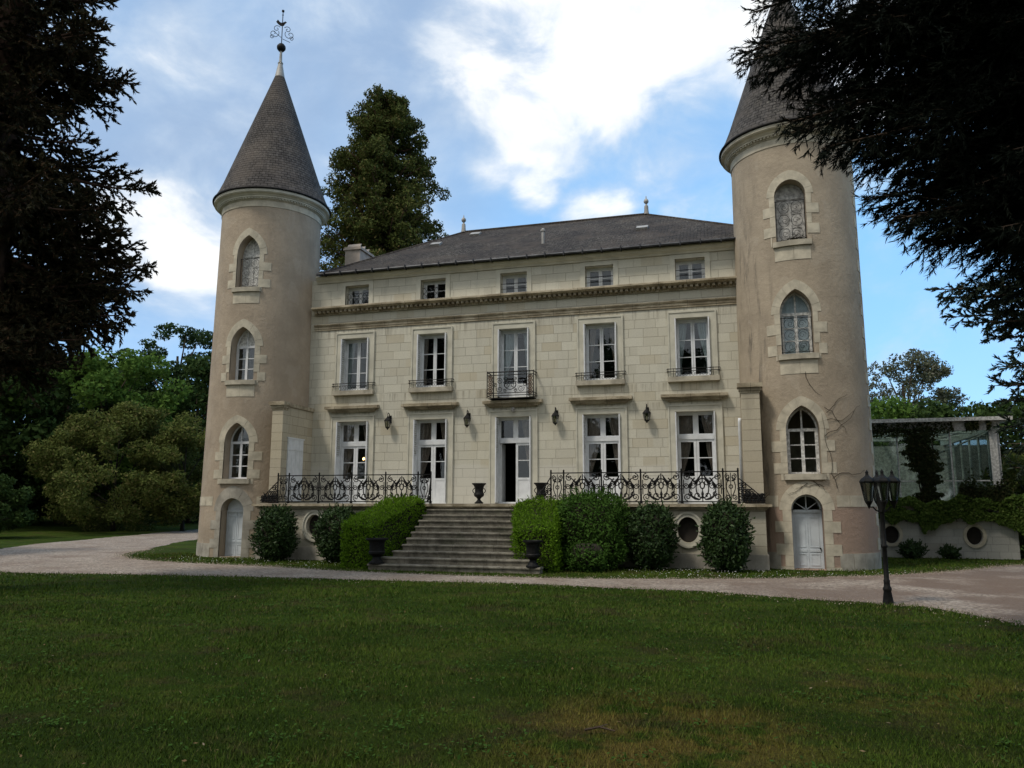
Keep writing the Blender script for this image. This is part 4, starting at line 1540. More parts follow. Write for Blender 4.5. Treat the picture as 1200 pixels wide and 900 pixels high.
for (x, z) in OV:
    MB().prism([(x + 0.275 * math.cos(a), z + 0.34 * math.sin(a)) for a in np.linspace(0, 2 * math.pi, 32, endpoint=False)], -1.95, -1.93).build('painted_shade_disc', M_DARK, ter)  # dark disc painted in for the shade inside the oval
    o_ = MB()
    n_ = 40
    an = np.linspace(0, 2 * math.pi, n_, endpoint=False)
    o_.ring([(x + 0.40 * math.cos(a), z + 0.47 * math.sin(a)) for a in an], [(x + 0.285 * math.cos(a), z + 0.35 * math.sin(a)) for a in an], -2.135, -2.09)
    o_.ring([(x + 0.42 * math.cos(a), z + 0.49 * math.sin(a)) for a in an], [(x + 0.37 * math.cos(a), z + 0.44 * math.sin(a)) for a in an], -2.16, -2.09)
    o_.build('oval_surround', M_TRIM, ter)

st = thing('stone_staircase', 'broad flight of worn grey stone steps up to the open door', 'stairs', (-0.3, -3.6, 0))
NR = 11
RISE = TZ / NR
RUN = 0.285
LE = [-2.05, -2.05, -2.05, -2.05, -2.05, -2.05, -2.06, -2.06, -2.20, -2.45, -2.64]
RE = [1.45, 1.45, 1.45, 1.45, 1.45, 1.45, 1.45, 1.45, 1.52, 1.72, 2.06]
for i in range(1, NR):
    z1 = TZ - RISE * i
    y0 = -2.26 - RUN * i
    mb = MB()
    l, r = LE[i] + rng.uniform(-0.02, 0.02), RE[i] + rng.uniform(-0.02, 0.02)
    yb = y0 + RUN + (0.06 if i > 0 else 0)
    z0 = -0.12 if i == NR - 1 else z1 - RISE - 0.02
    mb.box(l + 0.02, r - 0.02, y0 + 0.03, yb, z0, z1 - 0.05)
    # slightly worn nosing slab, in lengths
    xs = [l] + sorted(rng.uniform(l + 0.5, r - 0.5, 2)) + [r]
    for q in range(3):
        dz = rng.uniform(-0.006, 0.004)
        dy = rng.uniform(-0.008, 0.008)
        a_, b_ = xs[q] + 0.002, xs[q + 1] - 0.002
        mb.hexa([(a_, y0 + dy, z1 - 0.05), (b_, y0 + dy, z1 - 0.05), (b_, yb, z1 - 0.05), (a_, yb, z1 - 0.05),
                 (a_, y0 + dy, z1 - 0.024), (b_, y0 + dy, z1 - 0.024), (b_, yb, z1 - 0.024), (a_, yb, z1 - 0.024)])
        mb.hexa([(a_, y0 + dy, z1 - 0.024), (b_, y0 + dy, z1 - 0.024), (b_, yb, z1 - 0.024), (a_, yb, z1 - 0.024),
                 (a_, y0 + 0.045 + dy, z1 + dz), (b_, y0 + 0.045 + dy, z1 + dz), (b_, yb, z1 + dz), (a_, yb, z1 + dz)])
    mb.build('step', M_STEP, st)
mb = MB().box(-2.05, 1.45, -2.22, -2.13, -0.1, 1.57)
mb.build('core_wall', M_STEP, st)


# ------------------------------------------------------------------ iron railings on the terrace
def scroll_panel(mb, x0, x1, z0, z1, y):
    w_, h_ = x1 - x0, z1 - z0
    c_ = (x0 + x1) / 2
    r = 0.0135

    def leaf(P, y, r_):
        """a curl that swells in the middle"""
        n = len(P)
        mb.tube([(a, y, b) for a, b in P], [r_ * (0.35 + 0.9 * math.sin(math.pi * k / (n - 1))) for k in range(n)], 5)
    if w_ > 0.7:
        for s_ in (-1, 1):
            e = c_ + s_ * w_ / 2
            up = 1.57
            t2(mb, spiral(e - s_ * 0.13, z1 - 0.12, 0.105, 0.018, up, -s_ * 1.4), y, r)
            t2(mb, spiral(e - s_ * 0.13, z0 + 0.12, 0.105, 0.018, -up, s_ * 1.4), y, r)
            t2(mb, spiral(e - s_ * 0.09, z0 + 0.41, 0.085, 0.018, 0.0 if s_ > 0 else 3.14, s_ * 1.5), y, r)
            t2(mb, [(e - s_ * 0.025, z0 + 0.20 + (h_ - 0.40) * u) for u in np.linspace(0, 1, 4)], y, r)
            t2(mb, [(c_ + s_ * (0.20 + 0.16 * math.sin(math.pi * u)), z0 + 0.05 + (h_ - 0.20) * u) for u in np.linspace(0, 1, 12)], y, 0.017)
            t2(mb, spiral(c_ + s_ * 0.13, z0 + 0.16, 0.12, 0.02, 3.14 if s_ > 0 else 0.0, s_ * 1.3), y, r)
            t2(mb, spiral(c_ + s_ * 0.27, z0 + 0.42, 0.10, 0.02, 0.0 if s_ > 0 else 3.14, s_ * 1.5), y, r)
            t2(mb, spiral(c_ + s_ * 0.12, z0 + 0.52, 0.09, 0.02, 0.6 if s_ > 0 else 2.5, -s_ * 1.3), y, r)
            t2(mb, spiral(c_ + s_ * 0.34, z0 + 0.20, 0.07, 0.02, 1.0 if s_ > 0 else 2.1, s_ * 1.4), y, r)
            leaf([(c_ + s_ * (0.04 + 0.25 * u), z1 - 0.06 - 0.20 * math.sin(2.6 * u)) for u in np.linspace(0, 1, 9)], y, 0.032)
            leaf([(c_ + s_ * (0.06 + 0.30 * u), z0 + 0.05 + 0.15 * u * u) for u in np.linspace(0, 1, 8)], y, 0.030)
            leaf([(c_ + s_ * (0.30 + 0.02 * math.sin(6 * u)), z0 + 0.30 + 0.26 * u) for u in np.linspace(0, 1, 7)], y, 0.022)
            t2(mb, [(e - s_ * 0.05, z1 - 0.08), (c_ + s_ * 0.28, z1 - 0.17), (c_ + s_ * 0.14, z1 - 0.34)], y, r)
        t2(mb, [(c_ + 0.17 * math.cos(u), z0 + 0.36 + 0.27 * math.sin(u)) for u in np.linspace(0, 6.283, 26)], y, 0.017)
        t2(mb, [(c_ + 0.06 * math.cos(u), z0 + 0.44 + 0.09 * math.sin(u)) for u in np.linspace(0, 6.283, 14)], y, 0.018)
        t2(mb, [(c_, z0), (c_, z0 + 0.10), (c_, z0 + 0.35)], y, 0.014)
        t2(mb, [(c_, z0 + 0.54), (c_, z1 - 0.02)], y, 0.016)
        leaf([(c_, z0 + 0.12), (c_, z0 + 0.20), (c_, z0 + 0.30)], y, 0.035)
    else:
        for s_ in (-1, 1):
            t2(mb, spiral(c_ + s_ * 0.085, z1 - 0.12, 0.075, 0.015, 1.57, -s_ * 1.4, 16), y, r)
            t2(mb, spiral(c_ + s_ * 0.085, z0 + 0.11, 0.075, 0.015, -1.57, s_ * 1.4, 16), y, r)
            t2(mb, [(c_ + s_ * (0.03 + 0.09 * math.sin(math.pi * u)), z0 + 0.14 + (h_ - 0.28) * u) for u in np.linspace(0, 1, 10)], y, r)
            leaf([(c_ + s_ * (0.02 + 0.12 * u), z1 - 0.25 + 0.06 * u) for u in np.linspace(0, 1, 5)], y, 0.024)
        t2(mb, [(c_, z0 + 0.02), (c_, z1 - 0.02)], y, 0.011)
        t2(mb, [(c_ + 0.05 * math.cos(u), z0 + 0.40 + 0.05 * math.sin(u)) for u in np.linspace(0, 6.283, 12)], y, r)


def railing(posts, end_in, end_out, label, xo):
    """posts: x of the uprights; end_in: curl beside the stairs (dx) ; end_out: ramped scroll at the terrace end (dx)"""
    y = -2.02
    z0, z1 = 1.80, 2.61
    t = thing('iron_railing', label, 'railing', (sum(posts) / len(posts), y, TZ), 'wrought iron terrace railings')
    a, b = min(posts), max(posts)
    MB().box(a, b, y - 0.025, y + 0.025, z1, z1 + 0.03).build('top_rail', M_IRON, t)
    MB().box(a, b, y - 0.015, y + 0.015, z0 - 0.016, z0 + 0.016).build('bottom_rail', M_IRON, t)
    for p_ in posts:
        m_ = MB().lathe([(0.045, 0), (0.045, 0.07), (0.028, 0.085), (0.024, 0.38), (0.038, 0.41), (0.024, 0.44), (0.024, 0.875), (0.03, 0.885), (0.022, 0.93), (0.03, 0.95), (0.0, 0.985)], (p_, y, TZ), 8)
        m_.build('post', M_IRON, t, True, 40)
    ps = sorted(posts)
    for p0, p1 in zip(ps[:-1], ps[1:]):
        m_ = MB()
        scroll_panel(m_, p0 + 0.03, p1 - 0.03, z0 + 0.01, z1, y)
        m_.build('scroll_panel', M_IRON, t)
    for (x0, dx, dy, nm) in (end_in, end_out):
        m_ = MB()
        q = lambda u: (x0 + dx * u, y + dy * u)
        top = lambda u: TZ + 0.04 + 0.74 * (1 - u) ** 1.6 if nm == 'ramp' else TZ + 0.08 + 0.62 * (1 - u) ** 0.9
        m_.tube([(*q(u), top(u)) for u in np.linspace(0, 1, 10)], 0.017, 6)
        m_.tube([(*q(u), TZ + 0.04) for u in np.linspace(0, 1, 4)], 0.013, 6)
        L_ = math.hypot(dx, dy)
        for u in np.linspace(0.10, 0.88, 7):
            h_ = top(u) - TZ - 0.06
            r_ = min(0.085, h_ * 0.45)
            if r_ < 0.02:
                continue
            n_ = max(1, int(h_ / (2 * r_)))
            for k in range(n_):
                cz = TZ + 0.06 + r_ * (2 * k + 1)
                m_.tube([(x0 + dx * u + dx / L_ * rr * math.cos(th), y + dy * u + dy / L_ * rr * math.cos(th), cz + rr * math.sin(th)) for rr, th in zip(np.linspace(r_, 0.015, 18), np.linspace(0.5 * k, 0.5 * k + 8.4, 18))], 0.016, 4)
        m_.build('end_scroll', M_IRON, t)
    return t


railing([-7.4, -7.0, -5.92, -4.78, -3.62, -2.54, -2.12], (-2.12, 0.10, -0.55, 'ramp'), (-7.4, -0.62, 0.0, 'low'), 'long black scrollwork railing beside the tower door, left of the steps', 0)
railing([1.63, 2.01, 3.11, 4.23, 5.36, 6.48, 6.88], (1.63, -0.62, -0.30, 'ramp'), (6.88, 0.68, 0.0, 'low'), 'long black scrollwork railing above the round shrubs, right of the steps', 0)


def trough(x0, x1, label):
    """low iron flower trough at the end of the terrace"""
    y = -2.03
    t = thing('flower_trough', label, 'planter', ((x0 + x1) / 2, y, TZ), 'iron flower troughs at the terrace ends')
    MB().box(x0, x1, y + 0.02, y + 0.22, TZ + 0.02, TZ + 0.16).build('trough_body', M_RUST, t)
    m_ = MB()
    n_ = 5
    for k in range(n_):
        cx_ = x0 + (k + 0.5) * (x1 - x0) / n_
        r_ = (x1 - x0) / n_ * 0.62
        t2(m_, spiral(cx_, TZ + 0.16 + r_ * 0.7, r_, 0.015, 1.0 * k, 1.6 * (1 if k % 2 else -1)), y, 0.019)
        t2(m_, spiral(cx_, TZ + 0.06 + r_ * 0.4, r_ * 0.6, 0.015, 2.0 + k, -1.4 * (1 if k % 2 else -1)), y, 0.017)
    m_.build('trough_scrolls', M_IRON, t)
    m_ = MB()
    for k in range(60):
        p_ = np.array([rng.uniform(x0, x1), y + 0.12 + rng.normal(0, 0.05), TZ + 0.14])
        d_ = np.array([rng.normal(0, 0.10), rng.normal(0, 0.06), rng.uniform(0.05, 0.26)])
        m_.tube([p_, p_ + d_ * 0.6, p_ + d_ + np.array([0, 0, -0.03])], [0.012, 0.009, 0.003], 4)
    m_.build('withered_stems', M_TWIG, t)


trough(-7.98, -7.46, 'dark scrolled flower trough at the terrace end under the closed white shutter')
trough(6.98, 7.56, 'dark scrolled flower trough at the terrace end below the downpipe pilaster')


# ------------------------------------------------------------------ urns
def urn(name, label, loc, H, Wd, kind, group):
    t = thing(name, label, 'urn', loc, group)
    h, r = H, Wd / 2
    if kind == 0:      # slender campana urn
        body = [(0.30 * r, 0.26 * h), (0.38 * r, 0.30 * h), (0.66 * r, 0.36 * h), (0.74 * r, 0.45 * h), (0.62 * r, 0.52 * h), (0.58 * r, 0.62 * h), (0.62 * r, 0.78 * h), (0.80 * r, 0.90 * h), (r, 0.95 * h), (r, h), (0.86 * r, h), (0.66 * r, 0.86 * h), (0.0, 0.84 * h)]
        foot = [(0.62 * r, 0.0), (0.62 * r, 0.06 * h), (0.50 * r, 0.08 * h), (0.24 * r, 0.18 * h), (0.22 * r, 0.23 * h), (0.30 * r, 0.26 * h)]
    else:              # stout vase urn
        body = [(0.42 * r, 0.30 * h), (0.52 * r, 0.33 * h), (0.70 * r, 0.38 * h), (0.74 * r, 0.46 * h), (0.66 * r, 0.50 * h), (0.66 * r, 0.80 * h), (0.76 * r, 0.90 * h), (r, 0.94 * h), (r, h), (0.88 * r, h), (0.7 * r, 0.88 * h), (0.0, 0.86 * h)]
        foot = [(0.70 * r, 0.0), (0.70 * r, 0.05 * h), (0.52 * r, 0.10 * h), (0.34 * r, 0.22 * h), (0.34 * r, 0.27 * h), (0.42 * r, 0.30 * h)]
    MB().lathe(body, loc, 28).build('bowl', M_IRON, t, True, 35)
    MB().lathe(foot, loc, 28).build('foot', M_IRON, t, True, 35)
    if kind == 0:
        for s_ in (-1, 1):
            m_ = MB()
            m_.tube([(loc[0] + s_ * (0.60 + 0.34 * math.sin(math.pi * u)) * r, loc[1], loc[2] + h * (0.48 + 0.30 * u)) for u in np.linspace(0, 1, 9)], 0.013, 6)
            m_.build('handle', M_IRON, t)
    return t


urn('garden_urn', 'slim black urn with handles on the terrace, left of the open door', (-0.86, -1.15, TZ), 0.63, 0.44, 0, 'cast iron urns by the steps')
urn('garden_urn', 'slim black urn on the terrace beside the curling railing end', (1.12, -1.15, TZ), 0.63, 0.44, 0, 'cast iron urns by the steps')
zlow = TZ - RISE * 10
urn('garden_urn', 'stout dark urn at the foot of the steps beside the long sloping hedge', (-2.44, -4.98, zlow), 0.66, 0.60, 1, 'cast iron urns by the steps')
urn('garden_urn', 'stout dark urn at the foot of the steps against the short steep hedge', (1.84, -4.98, zlow), 0.66, 0.50, 1, 'cast iron urns by the steps')


# ------------------------------------------------------------------ lanterns
def wall_lantern(x, label):
    z = 4.22
    y = -0.20
    t = thing('wall_lantern', label, 'lantern', (x, 0, z + 0.3), 'black wall lanterns between the tall windows')
    b = MB()
    b.box(x - 0.05, x + 0.05, -0.018, 0.0, z + 0.24, z + 0.50)
    b.tube([(x, -0.015, z + 0.30), (x, -0.10, z + 0.27), (x, -0.14, z + 0.36), (x, -0.10, z + 0.46)], 0.012, 6)
    b.tube([(x, -0.015, z + 0.42), (x, -0.09, z + 0.55), (x, -0.17, z + 0.575), (x, -0.205, z + 0.53), (x, y, z + 0.46)], 0.014, 6)
    b.build('bracket', M_IRON, t)
    c_ = MB()
    c_.lathe([(0.0, 0.47), (0.02, 0.46), (0.035, 0.42), (0.09, 0.36), (0.125, 0.31), (0.13, 0.285), (0.0, 0.285)], (x, y, z), 8)
    c_.lathe([(0.0, -0.01), (0.02, 0.0), (0.03, 0.03), (0.07, 0.06), (0.075, 0.08), (0.0, 0.08)], (x, y, z), 8)
    for k in range(6):
        a = k * math.pi / 3
        c_.tube([(x + 0.075 * math.cos(a), y + 0.075 * math.sin(a), z + 0.07), (x + 0.115 * math.cos(a), y + 0.115 * math.sin(a), z + 0.29)], 0.007, 4)
    c_.build('lantern_frame', M_IRON, t)
    MB().lathe([(0.066, 0.082), (0.105, 0.283)], (x, y, z), 6).build('lantern_glass', M_LGLASS, t)
    return t


for x, lb in ((-4.45, 'black coach lantern on the wall between the first and second tall windows'), (-1.61, 'black coach lantern on the wall left of the open door'),
              (1.36, 'black coach lantern on the wall right of the open door'), (4.25, 'black coach lantern on the wall between the last two tall windows')):
    wall_lantern(x, lb)

sd = thing('dome_light', 'small pale dome light under the stone hood over the open door', 'light', (CX[2], -0.06, 4.8))
MB().box(CX[2] - 0.05, CX[2] + 0.05, -0.10, -0.036, 4.77, 4.855).build('housing', M_PALEZ, sd)
MB().lathe([(0.0, -0.09), (0.045, -0.07), (0.06, -0.03), (0.05, 0.01), (0.0, 0.02)], (CX[2], -0.10, 4.78), 14).build('dome', M_PALEZ, sd, True)

lp = thing('street_lamp', 'black cast iron lamp post with a cluster of lanterns beside the drive', 'street lamp', (9.28, -9.25, 0))
p_ = MB()
p_.lathe([(0.09, 0.0), (0.088, 0.05), (0.062, 0.22), (0.072, 0.24), (0.072, 0.27), (0.055, 0.30), (0.05, 0.36), (0.055, 0.40), (0.042, 0.42), (0.040, 0.95), (0.055, 0.97), (0.055, 1.0), (0.040, 1.02), (0.037, 1.55), (0.058, 1.58), (0.05, 1.66), (0.075, 1.75), (0.06, 1.86), (0.04, 1.95), (0.03, 2.2), (0.0, 2.22)], (9.28, -9.25, 0), 16)
p_.build('post', M_IRON, lp, True, 40)
for k in range(4):
    a = R_(183 + 90 * k)
    ox, oy = 9.28 + 0.205 * math.cos(a), -9.25 + 0.205 * math.sin(a)
    z = 1.72
    ar = MB()
    ar.tube([(9.28 + d * math.cos(a), -9.25 + d * math.sin(a), zz) for d, zz in ((0.03, 1.58), (0.09, 1.60), (0.14, 1.66), (0.205, 1.66), (0.205, 1.73))], 0.015, 6)
    ar.build('arm', M_IRON, lp)
    f = MB()
    f.lathe([(0.0, -0.10), (0.02, -0.06), (0.035, -0.02), (0.065, 0.03), (0.065, 0.05), (0.0, 0.05)], (ox, oy, z), 6)
    f.lathe([(0.125, 0.36), (0.135, 0.375), (0.135, 0.395), (0.10, 0.44), (0.05, 0.475), (0.03, 0.50), (0.022, 0.53), (0.03, 0.55), (0.0, 0.60)], (ox, oy, z), 6)
    for q in range(6):
        b_ = q * math.pi / 3
        f.tube([(ox + 0.062 * math.cos(b_), oy + 0.062 * math.sin(b_), z + 0.045), (ox + 0.118 * math.cos(b_), oy + 0.118 * math.sin(b_), z + 0.365)], 0.008, 4)
    fo = f.build('lantern', M_IRON, lp)
    MB().lathe([(0.056, 0.052), (0.108, 0.358)], (ox, oy, z), 6).build('lantern_glass', M_LGLASS, fo)

# ------------------------------------------------------------------ greenhouse on its wall, right of the east tower
gh = thing('glass_conservatory', 'glazed conservatory with flat pale roof on a whitewashed wall', 'conservatory', (13.3, 5, 0))
GY = 4.9
x0, x1 = 9.6, 15.55
M_WASH = stone_blocks('whitewashed_blocks', (0.46, 0.455, 0.42), (0.42, 0.415, 0.385), (0.26, 0.26, 0.25), 0.5, 0.24, stain=0.35)
gw = MB().box(x0, x1, GY, GY + 8, -0.1, 1.74).build('wall', M_WASH, gh)
oc = MB()
GO = [(11.78, 0.75), (14.28, 0.74)]
for (x, z) in GO:
    oc.prism([(x + 0.24 * math.cos(a), z + 0.29 * math.sin(a)) for a in np.linspace(0, 2 * math.pi, 36, endpoint=False)], GY - 0.4, GY + 0.7)
cut(gw, oc)
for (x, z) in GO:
    MB().prism([(x + 0.235 * math.cos(a), z + 0.285 * math.sin(a)) for a in np.linspace(0, 2 * math.pi, 32, endpoint=False)], GY + 0.12, GY + 0.14).build('painted_shade_disc', M_DARK, gh)  # dark backing disc, the hollow's shade put into its colour
    an = np.linspace(0, 2 * math.pi, 36, endpoint=False)
    MB().ring([(x + 0.345 * math.cos(a), z + 0.395 * math.sin(a)) for a in an], [(x + 0.245 * math.cos(a), z + 0.295 * math.sin(a)) for a in an], GY - 0.05, GY + 0.02).build('oval_surround', M_PALE, gh)
lg = MB()
lg.box(x0, x1 + 0.10, GY - 0.12, GY + 8, 1.745, 1.86)
lg.box(x0, x1 + 0.04, GY - 0.05, GY + 0.0, 1.60, 1.742)
lg.build('ledge', M_PALE2, gh)
zt = 4.22
rf = MB()
rf.box(x0, x1 + 0.10, GY - 0.20, GY + 0.30, zt + 0.30, zt + 0.42)
rf.box(x0, x1 + 0.10, GY + 7.3, GY + 7.6, zt + 0.30, zt + 0.42)
rf.box(x1 - 0.40, x1 + 0.10, GY + 0.30, GY + 7.3, zt + 0.30, zt + 0.42)
rf.box(x0, x1 - 0.10, GY - 0.02, GY + 0.14, zt + 0.26, zt + 0.30)
for k in range(6):
    rf.box(x0 + 0.3 + k * 0.95, x0 + 0.36 + k * 0.95, GY + 0.30, GY + 7.3, zt + 0.31, zt + 0.40)
MB().box(x0, x1 - 0.40, GY + 0.30, GY + 7.3, zt + 0.345, zt + 0.36).build('roof_glass', M_GLASSG, gh)
rf.build('roof', M_OLDW, gh)
MB().box(x0, x1 - 0.25, GY + 0.0, GY + 0.14, zt, zt + 0.258).build('fascia', M_OLDW, gh)
MB().box(x1 - 0.39, x1 - 0.25, GY + 0.14, GY + 7.4, zt, zt + 0.258).build('fascia', M_OLDW, gh)
posts = [(11.35, 0.05), (12.15, 0.04), (13.78, 0.045), (14.98, 0.22)]
for (x, wd) in posts:
    MB().box(x, x + wd, GY + 0.03, GY + 0.12, 1.862, zt - 0.002).build('post', M_OLDW, gh)
MB().box(15.22, 15.30, GY + 0.15, GY + 0.30, 1.862, zt - 0.002).build('post', M_OLDW, gh)
for k in range(5):
    yy = GY + 1.1 + k * 1.15
    MB().box(15.20, 15.28, yy, yy + 0.06, 1.862, zt - 0.002).build('post', M_OLDW, gh)
for (xa, xb) in ((x0, 11.35), (11.40, 12.15), (12.19, 13.78), (13.825, 14.98)):
    MB().box(xa, xb, GY + 0.07, GY + 0.076, 1.862, zt - 0.002).build('glass_pane', M_GLASSG, gh)
    if xa > 12:
        MB().box(xa, xb, GY + 0.055, GY + 0.09, 2.52, 2.56).build('glazing_bar', M_OLDW, gh)
for k in range(-1, 5):
    ya = GY + 0.30 if k < 0 else GY + 1.16 + k * 1.15
    yb_ = GY + 1.1 if k < 0 else GY + 2.25 + k * 1.15
    MB().box(15.235, 15.241, ya, yb_, 1.862, zt - 0.002).build('glass_pane', M_GLASSG, gh)
MB().box(x0, 15.28, GY + 7.0, GY + 7.1, 1.862, zt - 0.002).build('back_wall', M_GREYW, gh)
tr_ = MB()
for k in range(4):
    tr_.tube([(x0 + 0.4, GY + 1.2 + 1.6 * k, zt + 0.15), (15.2, GY + 1.2 + 1.6 * k, zt + 0.15)], 0.03, 5)
tr_.tube([(12.9, GY + 1.0, 3.2), (15.2, GY + 1.2, 4.2)], 0.03, 5)
tr_.build('roof_rafters', M_OLDW, gh)
# ------------------------------------------------------------------ leaves
def unit(a):
    return a / (np.linalg.norm(a, axis=-1, keepdims=True) + 1e-9)


def leaf_quads(P, D, N, ln, wd):
    """diamond leaves at P, pointing along D, lying across N"""
    D = unit(D)
    Sd = unit(np.cross(D, N))
    ln = np.broadcast_to(np.asarray(ln, float), (len(P),))[:, None]
    wd = np.broadcast_to(np.asarray(wd, float), (len(P),))[:, None]
    V = np.stack([P - D * ln * 0.5, P + Sd * wd * 0.5 - D * ln * 0.05, P + D * ln * 0.5, P - Sd * wd * 0.5 - D * ln * 0.05], 1).reshape(-1, 3)
    F = np.arange(len(P) * 4).reshape(-1, 4)
    return V, F


def tri_needles(P, D, N, ln, wd):
    D = unit(D)
    Sd = unit(np.cross(D, N))
    ln = np.broadcast_to(np.asarray(ln, float), (len(P),))[:, None]
    wd = np.broadcast_to(np.asarray(wd, float), (len(P),))[:, None]
    V = np.stack([P + Sd * wd * 0.5, P - Sd * wd * 0.5, P + D * ln], 1).reshape(-1, 3)
    F = np.arange(len(P) * 3).reshape(-1, 3)
    return V, F


def rdir(n):
    return unit(rng.normal(0, 1, (n, 3)))


def clump_leaves(Cn, Rn, per, ln, wd, flat=0.75, shell=0.55, up=0.3):
    """leaves in the outer part of each clump (centre, radius)"""
    Cn = np.asarray(Cn, float)
    Rn = np.asarray(Rn, float)
    n = len(Cn)
    cnt = np.maximum(6, (per * (Rn / Rn.mean()) ** 2).astype(int))
    idx = np.repeat(np.arange(n), cnt)
    d = rdir(len(idx))
    rad = Rn[idx] * (shell + (1 - shell) * rng.random(len(idx)) ** 0.6) * rng.uniform(0.85, 1.12, len(idx))
    off = d * rad[:, None]
    off[:, 2] *= flat
    P = Cn[idx] + off
    N = unit(d + rdir(len(idx)) * 0.9 + np.array([0, 0, up]))
    D = rdir(len(idx))
    s = rng.uniform(0.65, 1.35, len(idx))
    return leaf_quads(P, D, N, ln * s, wd * s)


def trunk_mb(mb, base, top, r0, r1, bend=0.15, n=8):
    b, t = np.asarray(base, float), np.asarray(top, float)
    L_ = np.linalg.norm(t - b)
    k1, k2 = rng.normal(0, bend, 2)
    P = []
    for u in np.linspace(0, 1, n):
        p = b * (1 - u) + t * u
        p[0] += math.sin(u * 3.1) * k1 * L_ * 0.1
        p[1] += math.sin(u * 2.6) * k2 * L_ * 0.1
        P.append(p)
    rr = r0 + (r1 - r0) * np.linspace(0, 1, n) ** 0.8
    rr[0] *= 1.35
    mb.tube(P, rr, 9)
    return np.array(P)


def broadleaf(name, label, base, H, Wd, z0, mat, n_cl=60, per=140, ln=0.22, wd=0.13, cr=(0.9, 1.6), top_bias=0.0, flat=0.75, bark=None, group=None, cat='tree', shape=1.0, gap=0.0, trunk_r=None, shell=0.55, limbs=True):
    """tree with trunk, limbs to its clumps, and clumps spread over an uneven crown. H height, Wd width, z0 foot of crown (above base)"""
    base = np.asarray(base, float)
    t = thing(name, label, cat, tuple(base), group)
    tr = MB()
    r0 = trunk_r or 0.02 * H + 0.05
    P = trunk_mb(tr, base - (0, 0, 0.15), base + (0, 0, z0 + (H - z0) * 0.72), r0, r0 * 0.25)
    C_, R2 = [], []
    hz = (H - z0) / 2
    zc = z0 + hz
    ph = rng.uniform(0, 6.28, 4)
    while len(C_) < n_cl:
        d = rdir(1)[0]
        f = 0.62 + 0.38 * rng.random() ** 0.5
        lump = 1 + 0.16 * math.sin(2 * math.atan2(d[1], d[0]) + ph[0] + 2 * d[2]) + 0.12 * math.sin(5 * math.atan2(d[1], d[0]) + ph[1] + 4 * d[2])
        zz = d[2] * hz * f * (1 + 0.1 * math.sin(ph[2] + 4 * d[0]))
        wr = Wd / 2 * f * lump * math.hypot(d[0], d[1])
        if shape != 1.0:
            u = (zz + hz) / (2 * hz)
            wr *= 1 - shape * max(0.0, u - 0.35)
        if gap and rng.random() < gap and math.sin(3 * d[0] + ph[3]) * math.sin(4 * d[2] + ph[1]) > 0.1:
            continue
        a = math.atan2(d[1], d[0])
        r = rng.uniform(*cr)
        C_.append(base + (wr * math.cos(a), wr * math.sin(a), zc + zz - r * 0.3))
        R2.append(r)
    C_ = np.array(C_)
    if limbs:
        for q in rng.choice(len(C_), min(len(C_), 26), replace=False):
            k = int(np.clip((C_[q][2] - base[2]) / (H * 0.9) * 7 * 0.75, 2, 7))
            s = P[k]
            m_ = (s + C_[q]) / 2 + (0, 0, 0.08 * np.linalg.norm(C_[q] - s))
            tr.tube([s, m_, C_[q]], [r0 * 0.32, r0 * 0.2, r0 * 0.06], 5)
    tr.build('trunk', bark or M_BARK, t, True)
    V, F = clump_leaves(C_, R2, per, ln, wd, flat, shell)
    raw('crown', V, F, mat, t)
    return t


# ------------------------------------------------------------------ conifers with drooping sprays
def branch_line(b, tip, sag, n=14, lift=0.0):
    b, tip = np.asarray(b, float), np.asarray(tip, float)
    u = np.linspace(0, 1, n)[:, None]
    P = b * (1 - u) + tip * u
    P[:, 2] += (lift * np.sin(np.pi * u[:, 0]) - sag * u[:, 0] ** 2 * 0 + sag * np.sin(np.pi * u[:, 0]) * -1)
    P += np.cumsum(rng.normal(0, 0.012, P.shape), 0) * np.linalg.norm(tip - b) * 0.12 * (1 - u)
    return P


